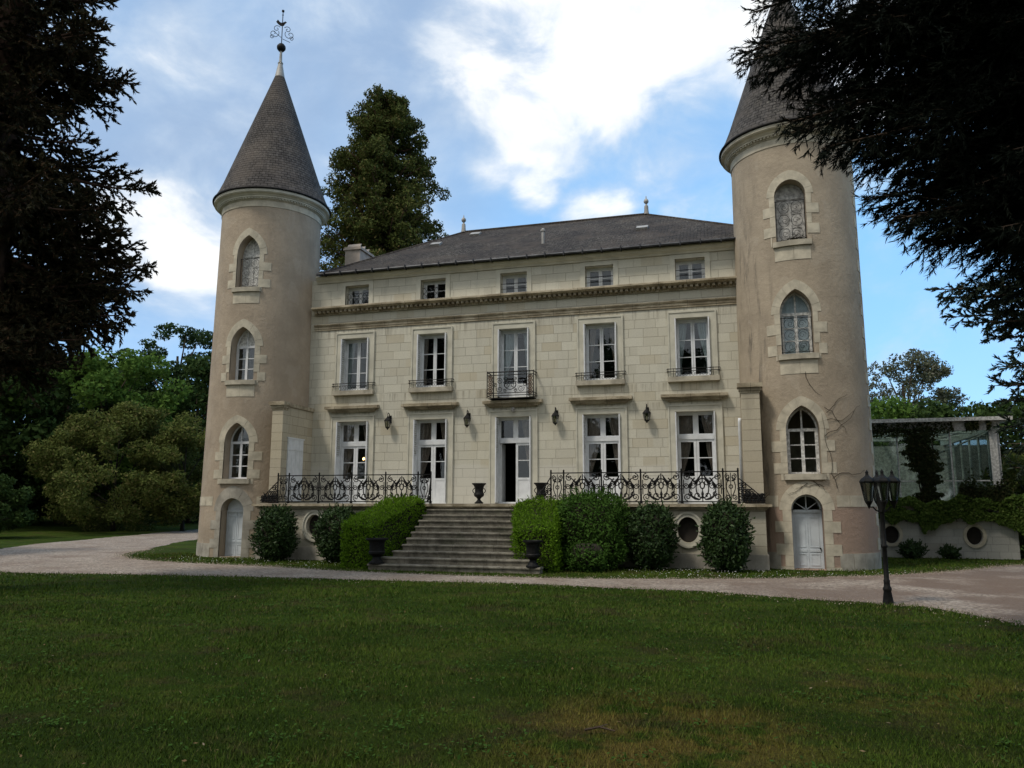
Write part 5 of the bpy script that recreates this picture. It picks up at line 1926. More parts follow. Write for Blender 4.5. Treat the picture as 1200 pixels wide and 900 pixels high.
def spray_branch(P, side_len, step, flat, droop, needle, per_m, t0=0.18, sub=True, fwd=0.9, thick=1.0):
    """twigs on both sides of a branch line; returns needles arrays (P, D, N) and twig segments"""
    seg = np.diff(P, axis=0)
    L_ = np.concatenate([[0], np.cumsum(np.linalg.norm(seg, axis=1))])
    tot = L_[-1]
    pos = np.arange(t0 * tot, tot, step)
    T0, D0, S0 = [], [], []
    for s in pos:
        i = min(len(seg) - 1, np.searchsorted(L_, s) - 1)
        tang = seg[i] / np.linalg.norm(seg[i])
        p = P[i] + tang * (s - L_[i])
        side = np.cross(tang, (0, 0, 1.0))
        side /= np.linalg.norm(side) + 1e-9
        upv = np.cross(side, tang)
        u = s / tot
        for sg in (-1, 1):
            ang = rng.normal(0, 1 - flat) * 1.6
            dirv = tang * (fwd + rng.uniform(-0.25, 0.25)) + sg * side * math.cos(ang) + upv * math.sin(ang)
            dirv += np.array([0, 0, -droop * rng.uniform(0.5, 1.4)])
            ln = side_len * (0.35 + 0.9 * math.sin(math.pi * min(1, 0.12 + u * 0.95)) ** 0.8) * rng.uniform(0.65, 1.15)
            T0.append(p)
            D0.append(dirv / np.linalg.norm(dirv))
            S0.append(min(ln, (tot - s) * 0.9 + 0.10))
    # leading shoot
    T0.append(P[-2])
    D0.append((P[-1] - P[-2]) / np.linalg.norm(P[-1] - P[-2]))
    S0.append(side_len * 0.35)
    T0, D0, S0 = np.array(T0), np.array(D0), np.array(S0)
    segs = [(T0, D0, S0)]
    if sub:
        n3 = np.maximum(2, (S0 / 0.11).astype(int))
        idx = np.repeat(np.arange(len(T0)), n3)
        u = rng.uniform(0.2, 1.0, len(idx))
        b = T0[idx] + D0[idx] * (S0[idx] * u)[:, None]
        b[:, 2] -= droop * 0.35 * (S0[idx] * u) ** 2
        d = unit(D0[idx] * 0.9 + rdir(len(idx)) * (0.85) * np.array([1, 1, 0.35 + 0.65 * (1 - flat)]) + np.array([0, 0, -droop * 0.55]))
        l = S0[idx] * 0.42 * (1.15 - u * 0.6) * rng.uniform(0.6, 1.2, len(idx))
        segs.append((b, d, l))
    Pn, Dn = [], []
    for (b, d, l) in segs:
        cnt = np.maximum(2, (l * per_m).astype(int))
        idx = np.repeat(np.arange(len(b)), cnt)
        u = rng.random(len(idx)) ** 0.9
        p = b[idx] + d[idx] * (l[idx] * u)[:, None]
        p[:, 2] -= droop * 0.35 * (l[idx] * u) ** 2
        dd = unit(d[idx] + rdir(len(idx)) * 0.55)
        Pn.append(p)
        Dn.append(dd)
    return np.concatenate(Pn), np.concatenate(Dn), segs


def conifer(name, label, base, top, branches, mat, r0, side_len, step, flat, droop, nl, nw, per_m, twig_r=0.012, bark=None, fwd=0.9, group=None, draw_twigs=True, t0=0.18):
    """branches: list of (start, tip, sag, lift)"""
    t = thing(name, label, 'tree', tuple(base), group)
    tr = MB()
    trunk_mb(tr, np.asarray(base, float) - (0, 0, 0.2), top, r0, r0 * 0.12, 0.05, 12)
    PP, DD = [], []
    for (b, tip, sag, lift) in branches:
        P = branch_line(b, tip, sag, 14, lift)
        L_ = np.linalg.norm(P[-1] - P[0])
        tr.tube(P, np.linspace(0.018 * L_ + 0.02, 0.006, len(P)), 5)
        p, d, segs = spray_branch(P, side_len * min(1.2, 0.5 + L_ / 9), step, flat, droop, None, per_m, t0=t0, fwd=fwd)
        if draw_twigs:
            b_, d_, l_ = segs[0]
            for k in range(0, len(b_), 2):
                e = b_[k] + d_[k] * l_[k] * 0.8
                e[2] -= droop * 0.35 * (l_[k] * 0.8) ** 2
                tr.tube([b_[k], (b_[k] + e) / 2 + (0, 0, 0.02), e], [twig_r, twig_r * 0.7, twig_r * 0.3], 3)
        PP.append(p)
        DD.append(d)
    tr.build('trunk', bark or M_BARK, t, True)
    P, D = np.concatenate(PP), np.concatenate(DD)
    s = rng.uniform(0.7, 1.3, len(P))
    V, F = tri_needles(P, D, rdir(len(P)), nl * s, nw * s)
    raw('crown', V, F, mat, t)
    return t, len(P)


# 1. big dark conifer at the left edge, between the camera and the drive
TB = np.array([-8.2, -12.6, 0.0])
br = []
# tips seen against the sky
for (u, v, d) in ((126, 28, 17.6), (120, 60, 17.2), (146, 96, 17.3), (140, 126, 17.8), (112, 165, 17.0), (150, 205, 17.4), (184, 224, 17.4), (150, 246, 17.8), (150, 275, 17), (166, 292, 17.2), (182, 312, 17.6), (172, 342, 17.4), (150, 362, 17.9), (138, 384, 17.2),
                  (100, 398, 16.6), (84, 420, 16.4), (66, 428, 16.8), (30, 412, 16.0), (10, 395, 15.8), (110, 5, 17.6), (100, -30, 17.4), (126, 330, 16.9), (120, 258, 17.1), (100, 370, 17.2), (48, 396, 16.6)):
    tip = at(u, v, d + 1.5)
    L_ = np.linalg.norm(tip[:2] - TB[:2])
    b = np.array([TB[0], TB[1], tip[2] + 0.10 * L_ + rng.uniform(-0.3, 0.5)])
    br.append((b, tip, 0.10 * L_, 0.0))
for k in range(130):
    z = 6.0 + 13 * rng.random() ** 0.9
    L_ = (5.4 * (1 - z / 27) + 0.4) * rng.uniform(0.5, 0.90)
    a = rng.uniform(0, 6.283)
    tip = TB + (L_ * math.cos(a), L_ * math.sin(a), z - 0.10 * L_ + rng.uniform(-0.2, 0.2))
    tip[2] = max(tip[2], 5.2)
    br.append((TB + (0, 0, z), tip, 0.09 * L_, 0))
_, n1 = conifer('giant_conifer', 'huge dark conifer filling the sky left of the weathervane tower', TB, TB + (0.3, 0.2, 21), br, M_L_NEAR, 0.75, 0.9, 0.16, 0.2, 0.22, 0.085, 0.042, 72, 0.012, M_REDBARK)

# 2. cedar at the right, its boughs reaching over the camera's view
TB2 = np.array([14.2, -15.2, 0.0])
br = []
for (u, v, d, lift) in ((868, 68, 9.6, 0.3), (872, 78, 9.3, 0.1), (884, 20, 9.8, 0.2), (905, -10, 9.6, 0.2), (890, 95, 9.8, 0.2), (922, 150, 9.2, 0.2), (932, 160, 9.6, 0.2), (925, 55, 9.0, 0.2), (968, 178, 9.0, 0.2), (950, 125, 9.9, 0.2),
                        (1002, 190, 9.4, 0.2), (1016, 238, 9.3, 0.1), (1030, 248, 9.7, 0.1), (1050, 262, 9.0, 0.1), (1085, 285, 9.4, 0.1), (1060, 205, 9.2, 0.2), (1100, 255, 9.0, 0.2), (1090, 220, 9.8, 0.2), (1000, 120, 9.2, 0.3), 
                        (960, 60, 9.2, 0.3), (985, 20, 9.4, 0.3), (1060, 30, 9.2, 0.3), (1110, 60, 9.2, 0.3), (1150, 220, 8.8, 0.3), (1165, 110, 8.8, 0.3), (1150, 275, 9.2, 0.1),
                        (1180, 270, 8.6, 0.1), (1190, 180, 8.4, 0.2), (1185, 30, 8.6, 0.2), (940, -60, 9.2, 0.3), (1000, -80, 9.4, 0.3), (1090, -60, 9.0, 0.3), (1040, -20, 9.0, 0.3), (1150, -20, 9.0, 0.3), (1030, 195, 9.4, 0.3)):
    tip = at(u - 6, v - 4, d)
    L_ = np.linalg.norm(tip[:2] - TB2[:2])
    b = np.array([TB2[0], TB2[1], max(3.4, tip[2] + 0.02 * L_ + rng.uniform(-0.3, 0.6))])
    br.append((b, tip, 0.0, lift))
for k in range(18):
    z = 5.6 + 9 * rng.random()
    L_ = rng.uniform(5, 8.5)
    a = R_(rng.uniform(100, 290))
    tip = TB2 + (L_ * math.cos(a), L_ * math.sin(a), z - rng.uniform(0.0, 0.8))
    cdir = tip - CAM
    az = math.degrees(math.atan2(cdir[0], cdir[1]))
    el = math.degrees(math.atan2(cdir[2], math.hypot(cdir[0], cdir[1])))
    if az < 14.0 and az > -60 and el < 40:
        continue
    br.append((TB2 + (0, 0, z), tip, 0.0, 0.35))
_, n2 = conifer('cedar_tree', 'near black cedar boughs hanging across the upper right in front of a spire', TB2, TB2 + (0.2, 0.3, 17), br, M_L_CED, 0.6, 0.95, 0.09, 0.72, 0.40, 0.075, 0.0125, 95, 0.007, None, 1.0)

# 3. lighter cedar further back at the right edge
TB3 = np.array([25.2, -1.0, 0.0])
br = []
for (u, v, d) in ((1092, 340, 23.5), (1100, 350, 24), (1125, 335, 23.6), (1150, 318, 23), (1108, 372, 24.5), (1135, 378, 23.8), (1152, 396, 24), (1164, 430, 23.6), (1158, 452, 24), (1172, 470, 23.8), (1168, 500, 24), (1180, 520, 23.6), (1185, 300, 23), (1176, 360, 24.2), (1188, 410, 24), (1192, 450, 24.4), (1195, 490, 23.5), (1210, 340, 23), (1215, 540, 23.5), (1186, 548, 24), (1205, 520, 24.6), (1170, 280, 23.5), (1200, 380, 25)):
    tip = at(u, v, d)
    L_ = np.linalg.norm(tip[:2] - TB3[:2])
    br.append((np.array([TB3[0], TB3[1], max(1.2, tip[2] + 0.03 * L_)]), tip, 0.02 * L_, 0.1))
for k in range(100):
    z = 2 + 13 * rng.random()
    L_ = 4.2 * (1 - z / 24) * rng.uniform(0.6, 1.0)
    a = rng.uniform(0, 6.283)
    br.append((TB3 + (0, 0, z), TB3 + (L_ * math.cos(a), L_ * math.sin(a), z - 0.3), 0.0, 0.15))
_, n3 = conifer('cedar_tree', 'greyer cedar with loose tiered branches standing behind the conservatory corner', TB3, TB3 + (0, 0.4, 17), br, M_L_CED2, 0.4, 1.1, 0.2, 0.5, 0.16, 0.12, 0.045, 52, 0.012)

# 4. tall sequoia behind the house
TB4 = np.array([-11.3, 13.4, 0.0])
t4 = thing('giant_sequoia', 'tall olive green sequoia rising behind the house roof beside the spire', 'tree', tuple(TB4))
tr = MB()
trunk_mb(tr, TB4 - (0, 0, 0.2), TB4 + (0, 0, 24.0), 0.62, 0.06, 0.03, 12)
Cc, Rr = [], []
for k in range(430):
    u = rng.random() ** 0.85
    z = 7 + 17.3 * u
    env = 3.95 * min(1.0, ((25.0 - z) / 10.5)) ** 0.46
    a = rng.uniform(0, 6.283)
    L_ = env * (0.35 + 0.65 * rng.random() ** 0.6) * (1 + 0.05 * math.sin(3 * a + z))
    tip = TB4 + (L_ * math.cos(a), L_ * math.sin(a), z + 0.1 * L_)
    mid = TB4 + (0.5 * L_ * math.cos(a), 0.5 * L_ * math.sin(a), z - 0.12 * L_)
    tr.tube([TB4 + (0, 0, z), mid, tip], [0.07, 0.045, 0.015], 5)
    for q in range(3):
        f = 1 - 0.22 * q
        Cc.append(TB4 + (L_ * f * math.cos(a) + rng.normal(0, 0.22), L_ * f * math.sin(a) + rng.normal(0, 0.22), z + 0.1 * L_ * f + rng.normal(0.05, 0.18)))
        Rr.append(rng.uniform(0.28, 0.56) * (0.75 if z > 22.5 else 1))
Cc.append(TB4 + (0, 0, 24.5)); Rr.append(0.45)
tr.build('trunk', M_REDBARK, t4, True)
V, F = clump_leaves(Cc, Rr, 120, 0.17, 0.085, 0.85, 0.45, 0.2)
raw('crown', V, F, M_L_SEQ, t4)


# 5. trees of the park at the left
def gp(u, v, d):
    p = at(u, v, d)
    return np.array([p[0], p[1], float(hgt(p[0], p[1]))])


PK = 'trees of the park behind the drive'
broadleaf('park_pine', 'dark flat topped pine rising close beside the left tower', gp(196, 590, 70), 16.0, 9.6, 6.5, M_L_PINE, 110, 190, 0.30, 0.15, (0.7, 1.25), flat=0.42, group=PK)
broadleaf('light_green_tree', 'light green leafy tree seen beyond the tip of the big dark conifer', gp(112, 595, 60), 12.2, 9.0, 2.0, M_L_LITE, 90, 170, 0.28, 0.2, (0.7, 1.2), group=PK)
broadleaf('park_tree', 'dark leafy tree behind the golden bush, below the flat topped pine', gp(225, 595, 64), 12.5, 9, 0.8, M_L_WOOD, 80, 170, 0.32, 0.22, (0.8, 1.4), group=PK)
broadleaf('park_tree', 'dark leafy tree standing behind the middle of the golden bush', gp(160, 595, 66), 10.5, 10, 0.6, M_L_WOOD, 80, 170, 0.32, 0.22, (0.8, 1.4), group=PK)
broadleaf('park_tree', 'dark leafy tree behind the left side of the golden bush', gp(70, 595, 64), 12, 11, 0.6, M_L_WOOD, 90, 170, 0.32, 0.22, (0.9, 1.5), group=PK)
broadleaf('park_tree', 'dark leafy tree at the far left above the distant lawn', gp(2, 595, 62), 12.5, 11, 0.5, M_L_WOOD, 90, 170, 0.32, 0.22, (0.9, 1.5), group=PK)
broadleaf('park_tree', 'dark tree at the left edge half cut by the frame', gp(-75, 595, 60), 13.5, 12, 0.5, M_L_WOOD, 90, 170, 0.34, 0.24, (0.9, 1.5), group=PK)
broadleaf('park_tree', 'tall dark tree far behind the light green tree', gp(120, 590, 84), 14, 13, 1.0, M_L_WOOD, 90, 170, 0.36, 0.24, (0.9, 1.6), group=PK)
broadleaf('park_tree', 'tall dark tree far behind at the left, above the conifer foot', gp(25, 590, 82), 15, 14, 0.8, M_L_WOOD, 90, 170, 0.36, 0.24, (0.9, 1.6), group=PK)
# dense undergrowth at the wood's edge
Pn = []
for k in range(260):
    u = rng.uniform(-160, 250)
    d = rng.uniform(66, 92)
    p = gp(u, 595, d)
    Pn.append(p + (0, 0, rng.uniform(0.2, 4.5)))
V, F = clump_leaves(Pn, rng.uniform(0.9, 1.7, len(Pn)), 90, 0.42, 0.3, 0.8, 0.4)
tag(raw('woodland_undergrowth', V, F, M_L_WOOD), kind='stuff')

bb = gp(134, 600, 54)
broadleaf('rhododendron_bush', 'wide golden olive bush spreading over the grass beyond the drive', bb, 7.7, 9.6, 0.1, M_L_GOLD, 150, 330, 0.20, 0.085, (0.4, 1.15), bark=M_TWIG, cat='bush', shape=0.5, trunk_r=0.12, shell=0.35, gap=0.25)
broadleaf('rhododendron_bush', 'narrower olive bush between the golden bush and the left tower', gp(215, 600, 53), 6.9, 5.4, 0.7, M_L_GOLD, 60, 300, 0.20, 0.085, (0.4, 0.95), bark=M_TWIG, cat='bush', shape=0.3, trunk_r=0.12, shell=0.35, gap=0.2)
broadleaf('dark_shrub', 'low dark shrub at the left edge of the far lawn', gp(-12, 600, 48), 3.4, 3.6, 0.2, M_L_WOOD, 40, 200, 0.2, 0.1, (0.35, 0.6), bark=M_TWIG, cat='bush')

# 6. trees behind the conservatory
broadleaf('airy_tree', 'pale airy tree showing above the conservatory roof', gp(1066, 560, 62), 12.3, 7.6, 4.0, M_L_AIRY, 150, 120, 0.20, 0.11, (0.4, 0.8), gap=0.25, shell=0.3)
BK = 'green trees behind the conservatory'
broadleaf('garden_tree', 'dense green tree low behind the conservatory beside the right tower', gp(1035, 570, 52), 8.3, 7, 0.6, M_L_LITE, 70, 190, 0.26, 0.17, (0.6, 1.1), group=BK)
broadleaf('garden_tree', 'dark green tree seen through the conservatory glass', gp(1120, 570, 46), 6.8, 8, 0.5, M_L_WOOD, 70, 190, 0.26, 0.17, (0.6, 1.1), group=BK)
broadleaf('garden_tree', 'dark green tree right of the conservatory under the grey cedar', gp(1212, 570, 44), 7.6, 8, 0.3, M_L_WOOD, 80, 190, 0.24, 0.15, (0.6, 1.1), group=BK)
broadleaf('olive_bush', 'olive bush at the right edge beside the conservatory post', gp(1212, 600, 33), 3.9, 3.4, 0.2, M_L_GOLD, 50, 200, 0.16, 0.08, (0.35, 0.6), bark=M_TWIG, cat='bush')

# trees behind the photographer: they shade the grass and show in the windows
Pn, Rn = [], []
trk = MB()
for k in range(26):
    a = R_(150 + k * 10.2 + rng.uniform(-3, 3))
    d = rng.uniform(9, 15) if 5 < k < 19 else rng.uniform(28, 36)
    bx, by = CAM[0] + d * math.cos(a), CAM[1] + d * math.sin(a)
    h = rng.uniform(10, 14) if k > 5 else rng.uniform(7, 9)
    trk.tube([(bx, by, -0.1), (bx, by, h * 0.8)], [0.3, 0.08], 8)
    for q in range(26):
        dd = rdir(1)[0]
        Pn.append((bx + 3.3 * dd[0], by + 3.3 * dd[1], h * 0.56 + h * 0.42 * dd[2]))
        Rn.append(rng.uniform(0.9, 1.6))
V, F = clump_leaves(Pn, Rn, 120, 0.42, 0.3, 0.85, 0.45)
wd_ = tag(raw('woodland', V, F, M_L_WOOD), kind='stuff')
trk.build('tree_trunks', M_BARK, wd_)


# ------------------------------------------------------------------ shrubs and hedges by the terrace
def leafy_shape(name, label, cat, loc, sampler, n, ln, wd, mat, group=None, core=None, fuzz=0.06, sprigs=120):
    """clipped or rounded shrub: leaves over and just under a surface given by sampler(n) -> points, normals"""
    t = thing(name, label, cat, loc, group)
    P, N = sampler(n)
    dep = np.abs(rng.normal(0, 1, n)) * fuzz * 2.2
    P2 = P - N * dep[:, None] + rdir(n) * fuzz * 0.5
    D = unit(rdir(n) + N * 0.35)
    s = rng.uniform(0.65, 1.3, n)
    Nn = unit(N + rdir(n) * 0.8 + np.array([0, 0, 0.25]))
    V, F = leaf_quads(P2, D, Nn, ln * s, wd * s)
    # young shoots standing out of the surface
    ps, ns = sampler(sprigs)
    VV, FF = [V], [F]
    off = len(V)
    for p_, q_ in zip(ps, ns):
        d_ = unit(q_ * 0.8 + rng.normal(0, 0.35, 3) + (0, 0, 0.45))
        h_ = rng.uniform(0.05, 0.14) * (fuzz / 0.06)
        k = 7
        pp = p_ + np.outer(np.linspace(0, 1, k), d_ * h_)
        v_, f_ = leaf_quads(pp, unit(np.tile(d_, (k, 1)) + rdir(k) * 0.8), rdir(k), ln * 0.8, wd * 0.8)
        VV.append(v_)
        FF.append(f_ + off)
        off += len(v_)
    raw('foliage', np.concatenate(VV), np.concatenate(FF), mat, t)
    if core is not None:
        core.build('branches', M_TWIG, t)  # solid dark core added inside the leaves to block light
    return t


def ellip_sampler(c, rx, ry, z0, z1, lumpy=0.10, power=2.6, seed=0):
    r_ = np.random.default_rng(seed)
    ph = r_.uniform(0, 6.28, 6)
    zc, hz = (z0 + z1) / 2, (z1 - z0) / 2

    def f(n):
        d = rdir(n)
        # superellipsoid: sides upright, top rounded
        k = (np.abs(d[:, 0]) ** power + np.abs(d[:, 1]) ** power + np.abs(d[:, 2]) ** power) ** (-1 / power)
        q = d * k[:, None]
        a = np.arctan2(d[:, 1], d[:, 0])
        l_ = 1 + lumpy * (np.sin(3 * a + ph[0] + 3 * d[:, 2]) * 0.6 + np.sin(5 * a + ph[1] - 4 * d[:, 2]) * 0.5 + 0.5 * np.sin(9 * a + 7 * d[:, 2] + ph[2]))
        P = np.stack([c[0] + q[:, 0] * rx * l_, c[1] + q[:, 1] * ry * l_, zc + q[:, 2] * hz * (1 + 0.5 * lumpy * np.sin(4 * a + ph[3]))], 1)
        return P, unit(np.stack([d[:, 0] / rx, d[:, 1] / ry, d[:, 2] / hz], 1))
    return f


def core_ellip(c, rx, ry, z0, z1, f=0.80):
    m_ = MB()
    n = 9
    prof = [(f * math.sin(math.pi * k / n) ** 0.6 if 0 < k < n else 0.0, z0 + (z1 - z0) * (0.5 - 0.5 * f * math.cos(math.pi * k / n))) for k in range(n + 1)]
    m_.lathe(prof, (0, 0, 0), 14)
    m_.v = [(c[0] + x * rx, c[1] + y * ry, z) for x, y, z in m_.v]
    # stems to the ground
    for k in range(5):
        a = k * 1.25
        m_.tube([(c[0] + 0.10 * math.cos(a), c[1] + 0.10 * math.sin(a), -0.06), (c[0] + rx * 0.4 * math.cos(a), c[1] + ry * 0.4 * math.sin(a), (z0 + z1) / 2)], 0.02, 5)
    return m_


M_L_LEAFY = leaf_mat('leafy_shrub_leaves', (0.034, 0.080, 0.014), (0.062, 0.130, 0.022), (0.085, 0.16, 0.03), 0.22)
SH = 'dark rounded laurels along the terrace wall'
for (x, y, rx, ry, z1, lb, sd_) in ((-6.84, -2.90, 0.58, 0.56, 1.58, 'dark rounded laurel beside the left tower door, under the railing end', 1),
                                    (-4.70, -2.90, 0.62, 0.60, 1.60, 'dark laurel between an oval opening and the long sloping hedge', 2),
                                    (4.57, -2.90, 0.62, 0.58, 1.70, 'loose dark laurel left of the right oval opening', 3),
                                    (6.50, -2.90, 0.60, 0.58, 1.74, 'dense barrel shaped laurel right of the right oval opening', 4)):
    leafy_shape('laurel_shrub', lb, 'shrub', (x, y, 0), ellip_sampler((x, y), rx, ry, 0.02, z1, 0.13, 2.5, sd_), 7500, 0.115, 0.048, M_L_LAUR, SH, core_ellip((x, y), rx, ry, 0.1, z1), 0.075, 260)
x, y = 3.0, -3.1
leafy_shape('leafy_shrub', 'tall broad green shrub crowding behind the short steep hedge, right of the steps', 'shrub', (x, y, 0), ellip_sampler((x, y), 0.98, 0.80, 0.02, 2.02, 0.10, 3.2, 9), 15000, 0.085, 0.042, M_L_LEAFY, None, core_ellip((x, y), 0.98, 0.8, 0.1, 2.0), 0.08, 420)


def hedge_sampler(P8):
    """surface of a sloping block given by its eight corners (bottom 4, top 4, front left first, anticlockwise)"""
    P8 = np.array(P8, float)
    faces = [(0, 1, 5, 4), (1, 2, 6, 5), (2, 3, 7, 6), (3, 0, 4, 7), (4, 5, 6, 7)]
    ar = []
    for f in faces:
        a, b, c_, d = P8[list(f)]
        ar.append(0.5 * np.linalg.norm(np.cross(c_ - a, d - b)))
    ar = np.array(ar) * np.array([1, 1, 0.4, 1, 1.15])
    cen = P8.mean(0)

    def f(n):
        k = rng.choice(5, n, p=ar / ar.sum())
        u, v = rng.random((2, n))
        P, N = np.zeros((n, 3)), np.zeros((n, 3))
        for i, fc in enumerate(faces):
            m_ = k == i
            a, b, c_, d = P8[list(fc)]
            uu, vv = u[m_, None], v[m_, None]
            P[m_] = (a * (1 - uu) + b * uu) * (1 - vv) + (d * (1 - uu) + c_ * uu) * vv
            nn = np.cross(b - a, d - a)
            N[m_] = nn / np.linalg.norm(nn)
        # soften corners and let the clipped planes wander
        q = P - cen
        e = np.abs(q) / (np.abs(P8 - cen).max(0))
        r = (e ** 4).sum(1) ** (1 / 4)
        P = cen + q * np.clip(1.04 / np.maximum(r, 0.92), 0.88, 1.03)[:, None]
        P += N * (0.045 * np.sin(P[:, 0:1] * 5.1 + P[:, 2:3] * 4) * np.sin(P[:, 1:2] * 4.3 + 1))
        return P, N
    return f


def hedge_core(P8, s=0.86):
    P8 = np.array(P8, float)
    cen = P8.mean(0)
    return MB().hexa([tuple(cen + (p - cen) * s) for p in P8])


# corners: front-left, front-right, back-right, back-left
H1 = [(-3.62, -4.75, 0.0), (-2.62, -4.90, 0.0), (-2.02, -2.30, 0.0), (-3.35, -2.40, 0.0), (-3.62, -4.70, 1.22), (-2.70, -4.80, 1.12), (-2.04, -2.32, 2.02), (-3.25, -2.36, 1.98)]
leafy_shape('clipped_hedge', 'long bright green hedge clipped to slope down the left side of the steps', 'hedge', (-2.8, -3.6, 0), hedge_sampler(H1), 21000, 0.06, 0.034, M_L_HEDGE, 'clipped hedges flanking the steps', hedge_core(H1), 0.05, 700)
H2 = [(1.28, -4.62, 0.0), (2.36, -4.5, 0.0), (2.30, -2.4, 0.0), (0.72, -2.35, 0.0), (1.22, -4.52, 1.05), (2.30, -4.40, 1.10), (2.05, -2.38, 1.92), (0.66, -2.35, 1.96)]
leafy_shape('clipped_hedge', 'short steep bright green hedge on the right side of the steps', 'hedge', (1.6, -3.5, 0), hedge_sampler(H2), 18000, 0.06, 0.034, M_L_HEDGE, 'clipped hedges flanking the steps', hedge_core(H2), 0.05, 600)
leafy_shape('small_shrub', 'small bright shrub at the foot of the tall broad shrub', 'shrub', (3.05, -4.0, 0), ellip_sampler((3.05, -4.0), 0.55, 0.4, 0.0, 0.72, 0.18, 2.2, 5), 4000, 0.07, 0.04, M_L_LEAFY, None, core_ellip((3.05, -4.0), 0.55, 0.4, 0.05, 0.8), 0.06, 160)
for (x, y, r, h, lb) in ((12.28, 4.35, 0.36, 0.55, 'small dark shrub under the whitewashed wall beside the lamp post'), (13.42, 4.45, 0.24, 0.38, 'smallest dark shrub under the whitewashed wall')):
    leafy_shape('small_shrub', lb, 'shrub', (x, y, 0), ellip_sampler((x, y), r, r, 0.0, h, 0.25, 2.0, int(x)), 1500, 0.10, 0.05, M_L_LAUR, None, core_ellip((x, y), r, r, 0.02, h, 0.6), 0.06, 90)


# ------------------------------------------------------------------ ivy
def ivy_points():
    n = 26000
    X = rng.uniform(9.7, 15.75, n)
    Z = rng.uniform(0.6, 2.25, n)
    low = 1.17 + 0.10 * np.sin(X * 2.3) + 0.10 * np.sin(X * 5.1 + 1) + 0.06 * np.sin(X * 11.0)
    low -= 0.34 * np.exp(-((X - 12.75) / 0.09) ** 2) + 0.22 * np.exp(-((X - 15.0) / 0.14) ** 2) + 0.25 * np.clip((X - 15.3) * 2.5, 0, 1)
    top = 1.93 + 0.10 * np.sin(X * 3.1 + 2) + 0.06 * np.sin(X * 8.7) + 0.16 * np.clip((X - 14.6), 0, 1)
    hole = (np.sin(X * 3.7 + Z * 2) * np.sin(X * 1.9 + 4 + Z * 5) > 0.62) & (Z < 1.72) & (Z > 1.48)
    ledge = (Z > 1.50) & (Z < 1.60) & (rng.random(n) < 0.55)
    m_ = (Z > low) & (Z < top) & ~hole & ~ledge
    X, Z = X[m_], Z[m_]
    bulge = 0.10 + 0.14 * np.clip((Z - 1.1) / 0.9, 0, 1) * rng.random(len(X)) + 0.08 * rng.random(len(X)) + 0.06 * np.sin(X * 4) ** 2
    return np.stack([X, GY - bulge, Z], 1)


iv = thing('ivy', 'thick ivy curtain hanging over the whitewashed conservatory wall', 'ivy', (13, GY, 1.5))
P = ivy_points()
n = len(P)
V, F = leaf_quads(P, unit(rdir(n) + (0, 0, -0.9)), unit(rdir(n) * 0.8 + (0, -1, 0.4)), 0.095 * rng.uniform(0.6, 1.3, n), 0.085 * rng.uniform(0.6, 1.3, n))
raw('foliage', V, F, M_L_IVY, iv)
st_ = MB()
for k in range(40):
    x = rng.uniform(9.9, 15.5)
    pts = [(x, GY - 0.03, 1.9)]
    for q in range(5):
        pts.append((pts[-1][0] + rng.normal(0, 0.1), GY - 0.03, pts[-1][2] - 0.14))
    st_.tube(pts, 0.012, 4)
st_.build('stems', M_TWIG, iv)
iv2 = thing('ivy', 'dark ivy column climbing the conservatory front to its roof', 'ivy', (12.9, GY, 1.9))
Q = []
for k in range(10500):
    z = rng.uniform(1.85, 4.5)
    u = (z - 1.85) / 2.65
    c_ = 13.0 - 0.12 * u + 0.1 * math.sin(z * 3)
    hw = 0.26 + 0.22 * u ** 1.2 + 0.10 * math.sin(z * 4.1 + 1) + 0.09 * math.sin(z * 13.0) + 0.06 * math.sin(z * 31.0)
    hw *= 0.6 + 0.75 * rng.random()
    if u > 0.86:
        hw = 1.5
        c_ = 12.4
    if u > 0.80 and rng.random() < 0.35:
        c_, hw = 12.1, 1.3
        z = rng.uniform(4.02, 4.5)
    x = c_ + hw * rng.uniform(-1, 1)
    if z > 4.3 and rng.random() < 0.55:
        continue
    Q.append((x, GY - 0.02 - 0.22 * rng.random() * (1 - abs(x - c_) / hw * 0.6), z))
for k in range(2600):       # scraps along the fascia and at the corner
    x = rng.uniform(13.6, 15.4)
    if math.sin(x * 5.3) + math.sin(x * 11) < 0.1:
        continue
    Q.append((x, GY - 0.05 - 0.12 * rng.random(), 4.40 + 0.10 * rng.normal()))
for k in range(5200):
    x = rng.uniform(13.9, 15.35)
    Q.append((x, GY - 0.02 - 0.25 * rng.random(), 1.86 + abs(rng.normal(0, 0.16)) * (1 + 0.8 * math.sin(x * 3.2) ** 2)))
P = np.array(Q)
n = len(P)
V, F = leaf_quads(P, unit(rdir(n) + (0, 0, -0.7)), unit(rdir(n) * 0.9 + (0, -1, 0.3)), 0.085 * rng.uniform(0.6, 1.3, n), 0.07 * rng.uniform(0.6, 1.3, n))
raw('foliage', V, F, leaf_mat('dark_ivy_leaves', (0.014, 0.022, 0.008), (0.030, 0.040, 0.014), (0.05, 0.045, 0.02), 0.1), iv2)
st_ = MB()
for k in range(16):
    x = 13.0 + rng.uniform(-0.25, 0.2)
    pts = [(x, GY - 0.04, 1.87)]
    for q in range(9):
        pts.append((pts[-1][0] + rng.normal(0, 0.05) - 0.01, GY - 0.04 - 0.05 * rng.random(), pts[-1][2] + 0.27))
    st_.tube(pts, 0.014, 4)
st_.build('stems', M_TWIG, iv2)

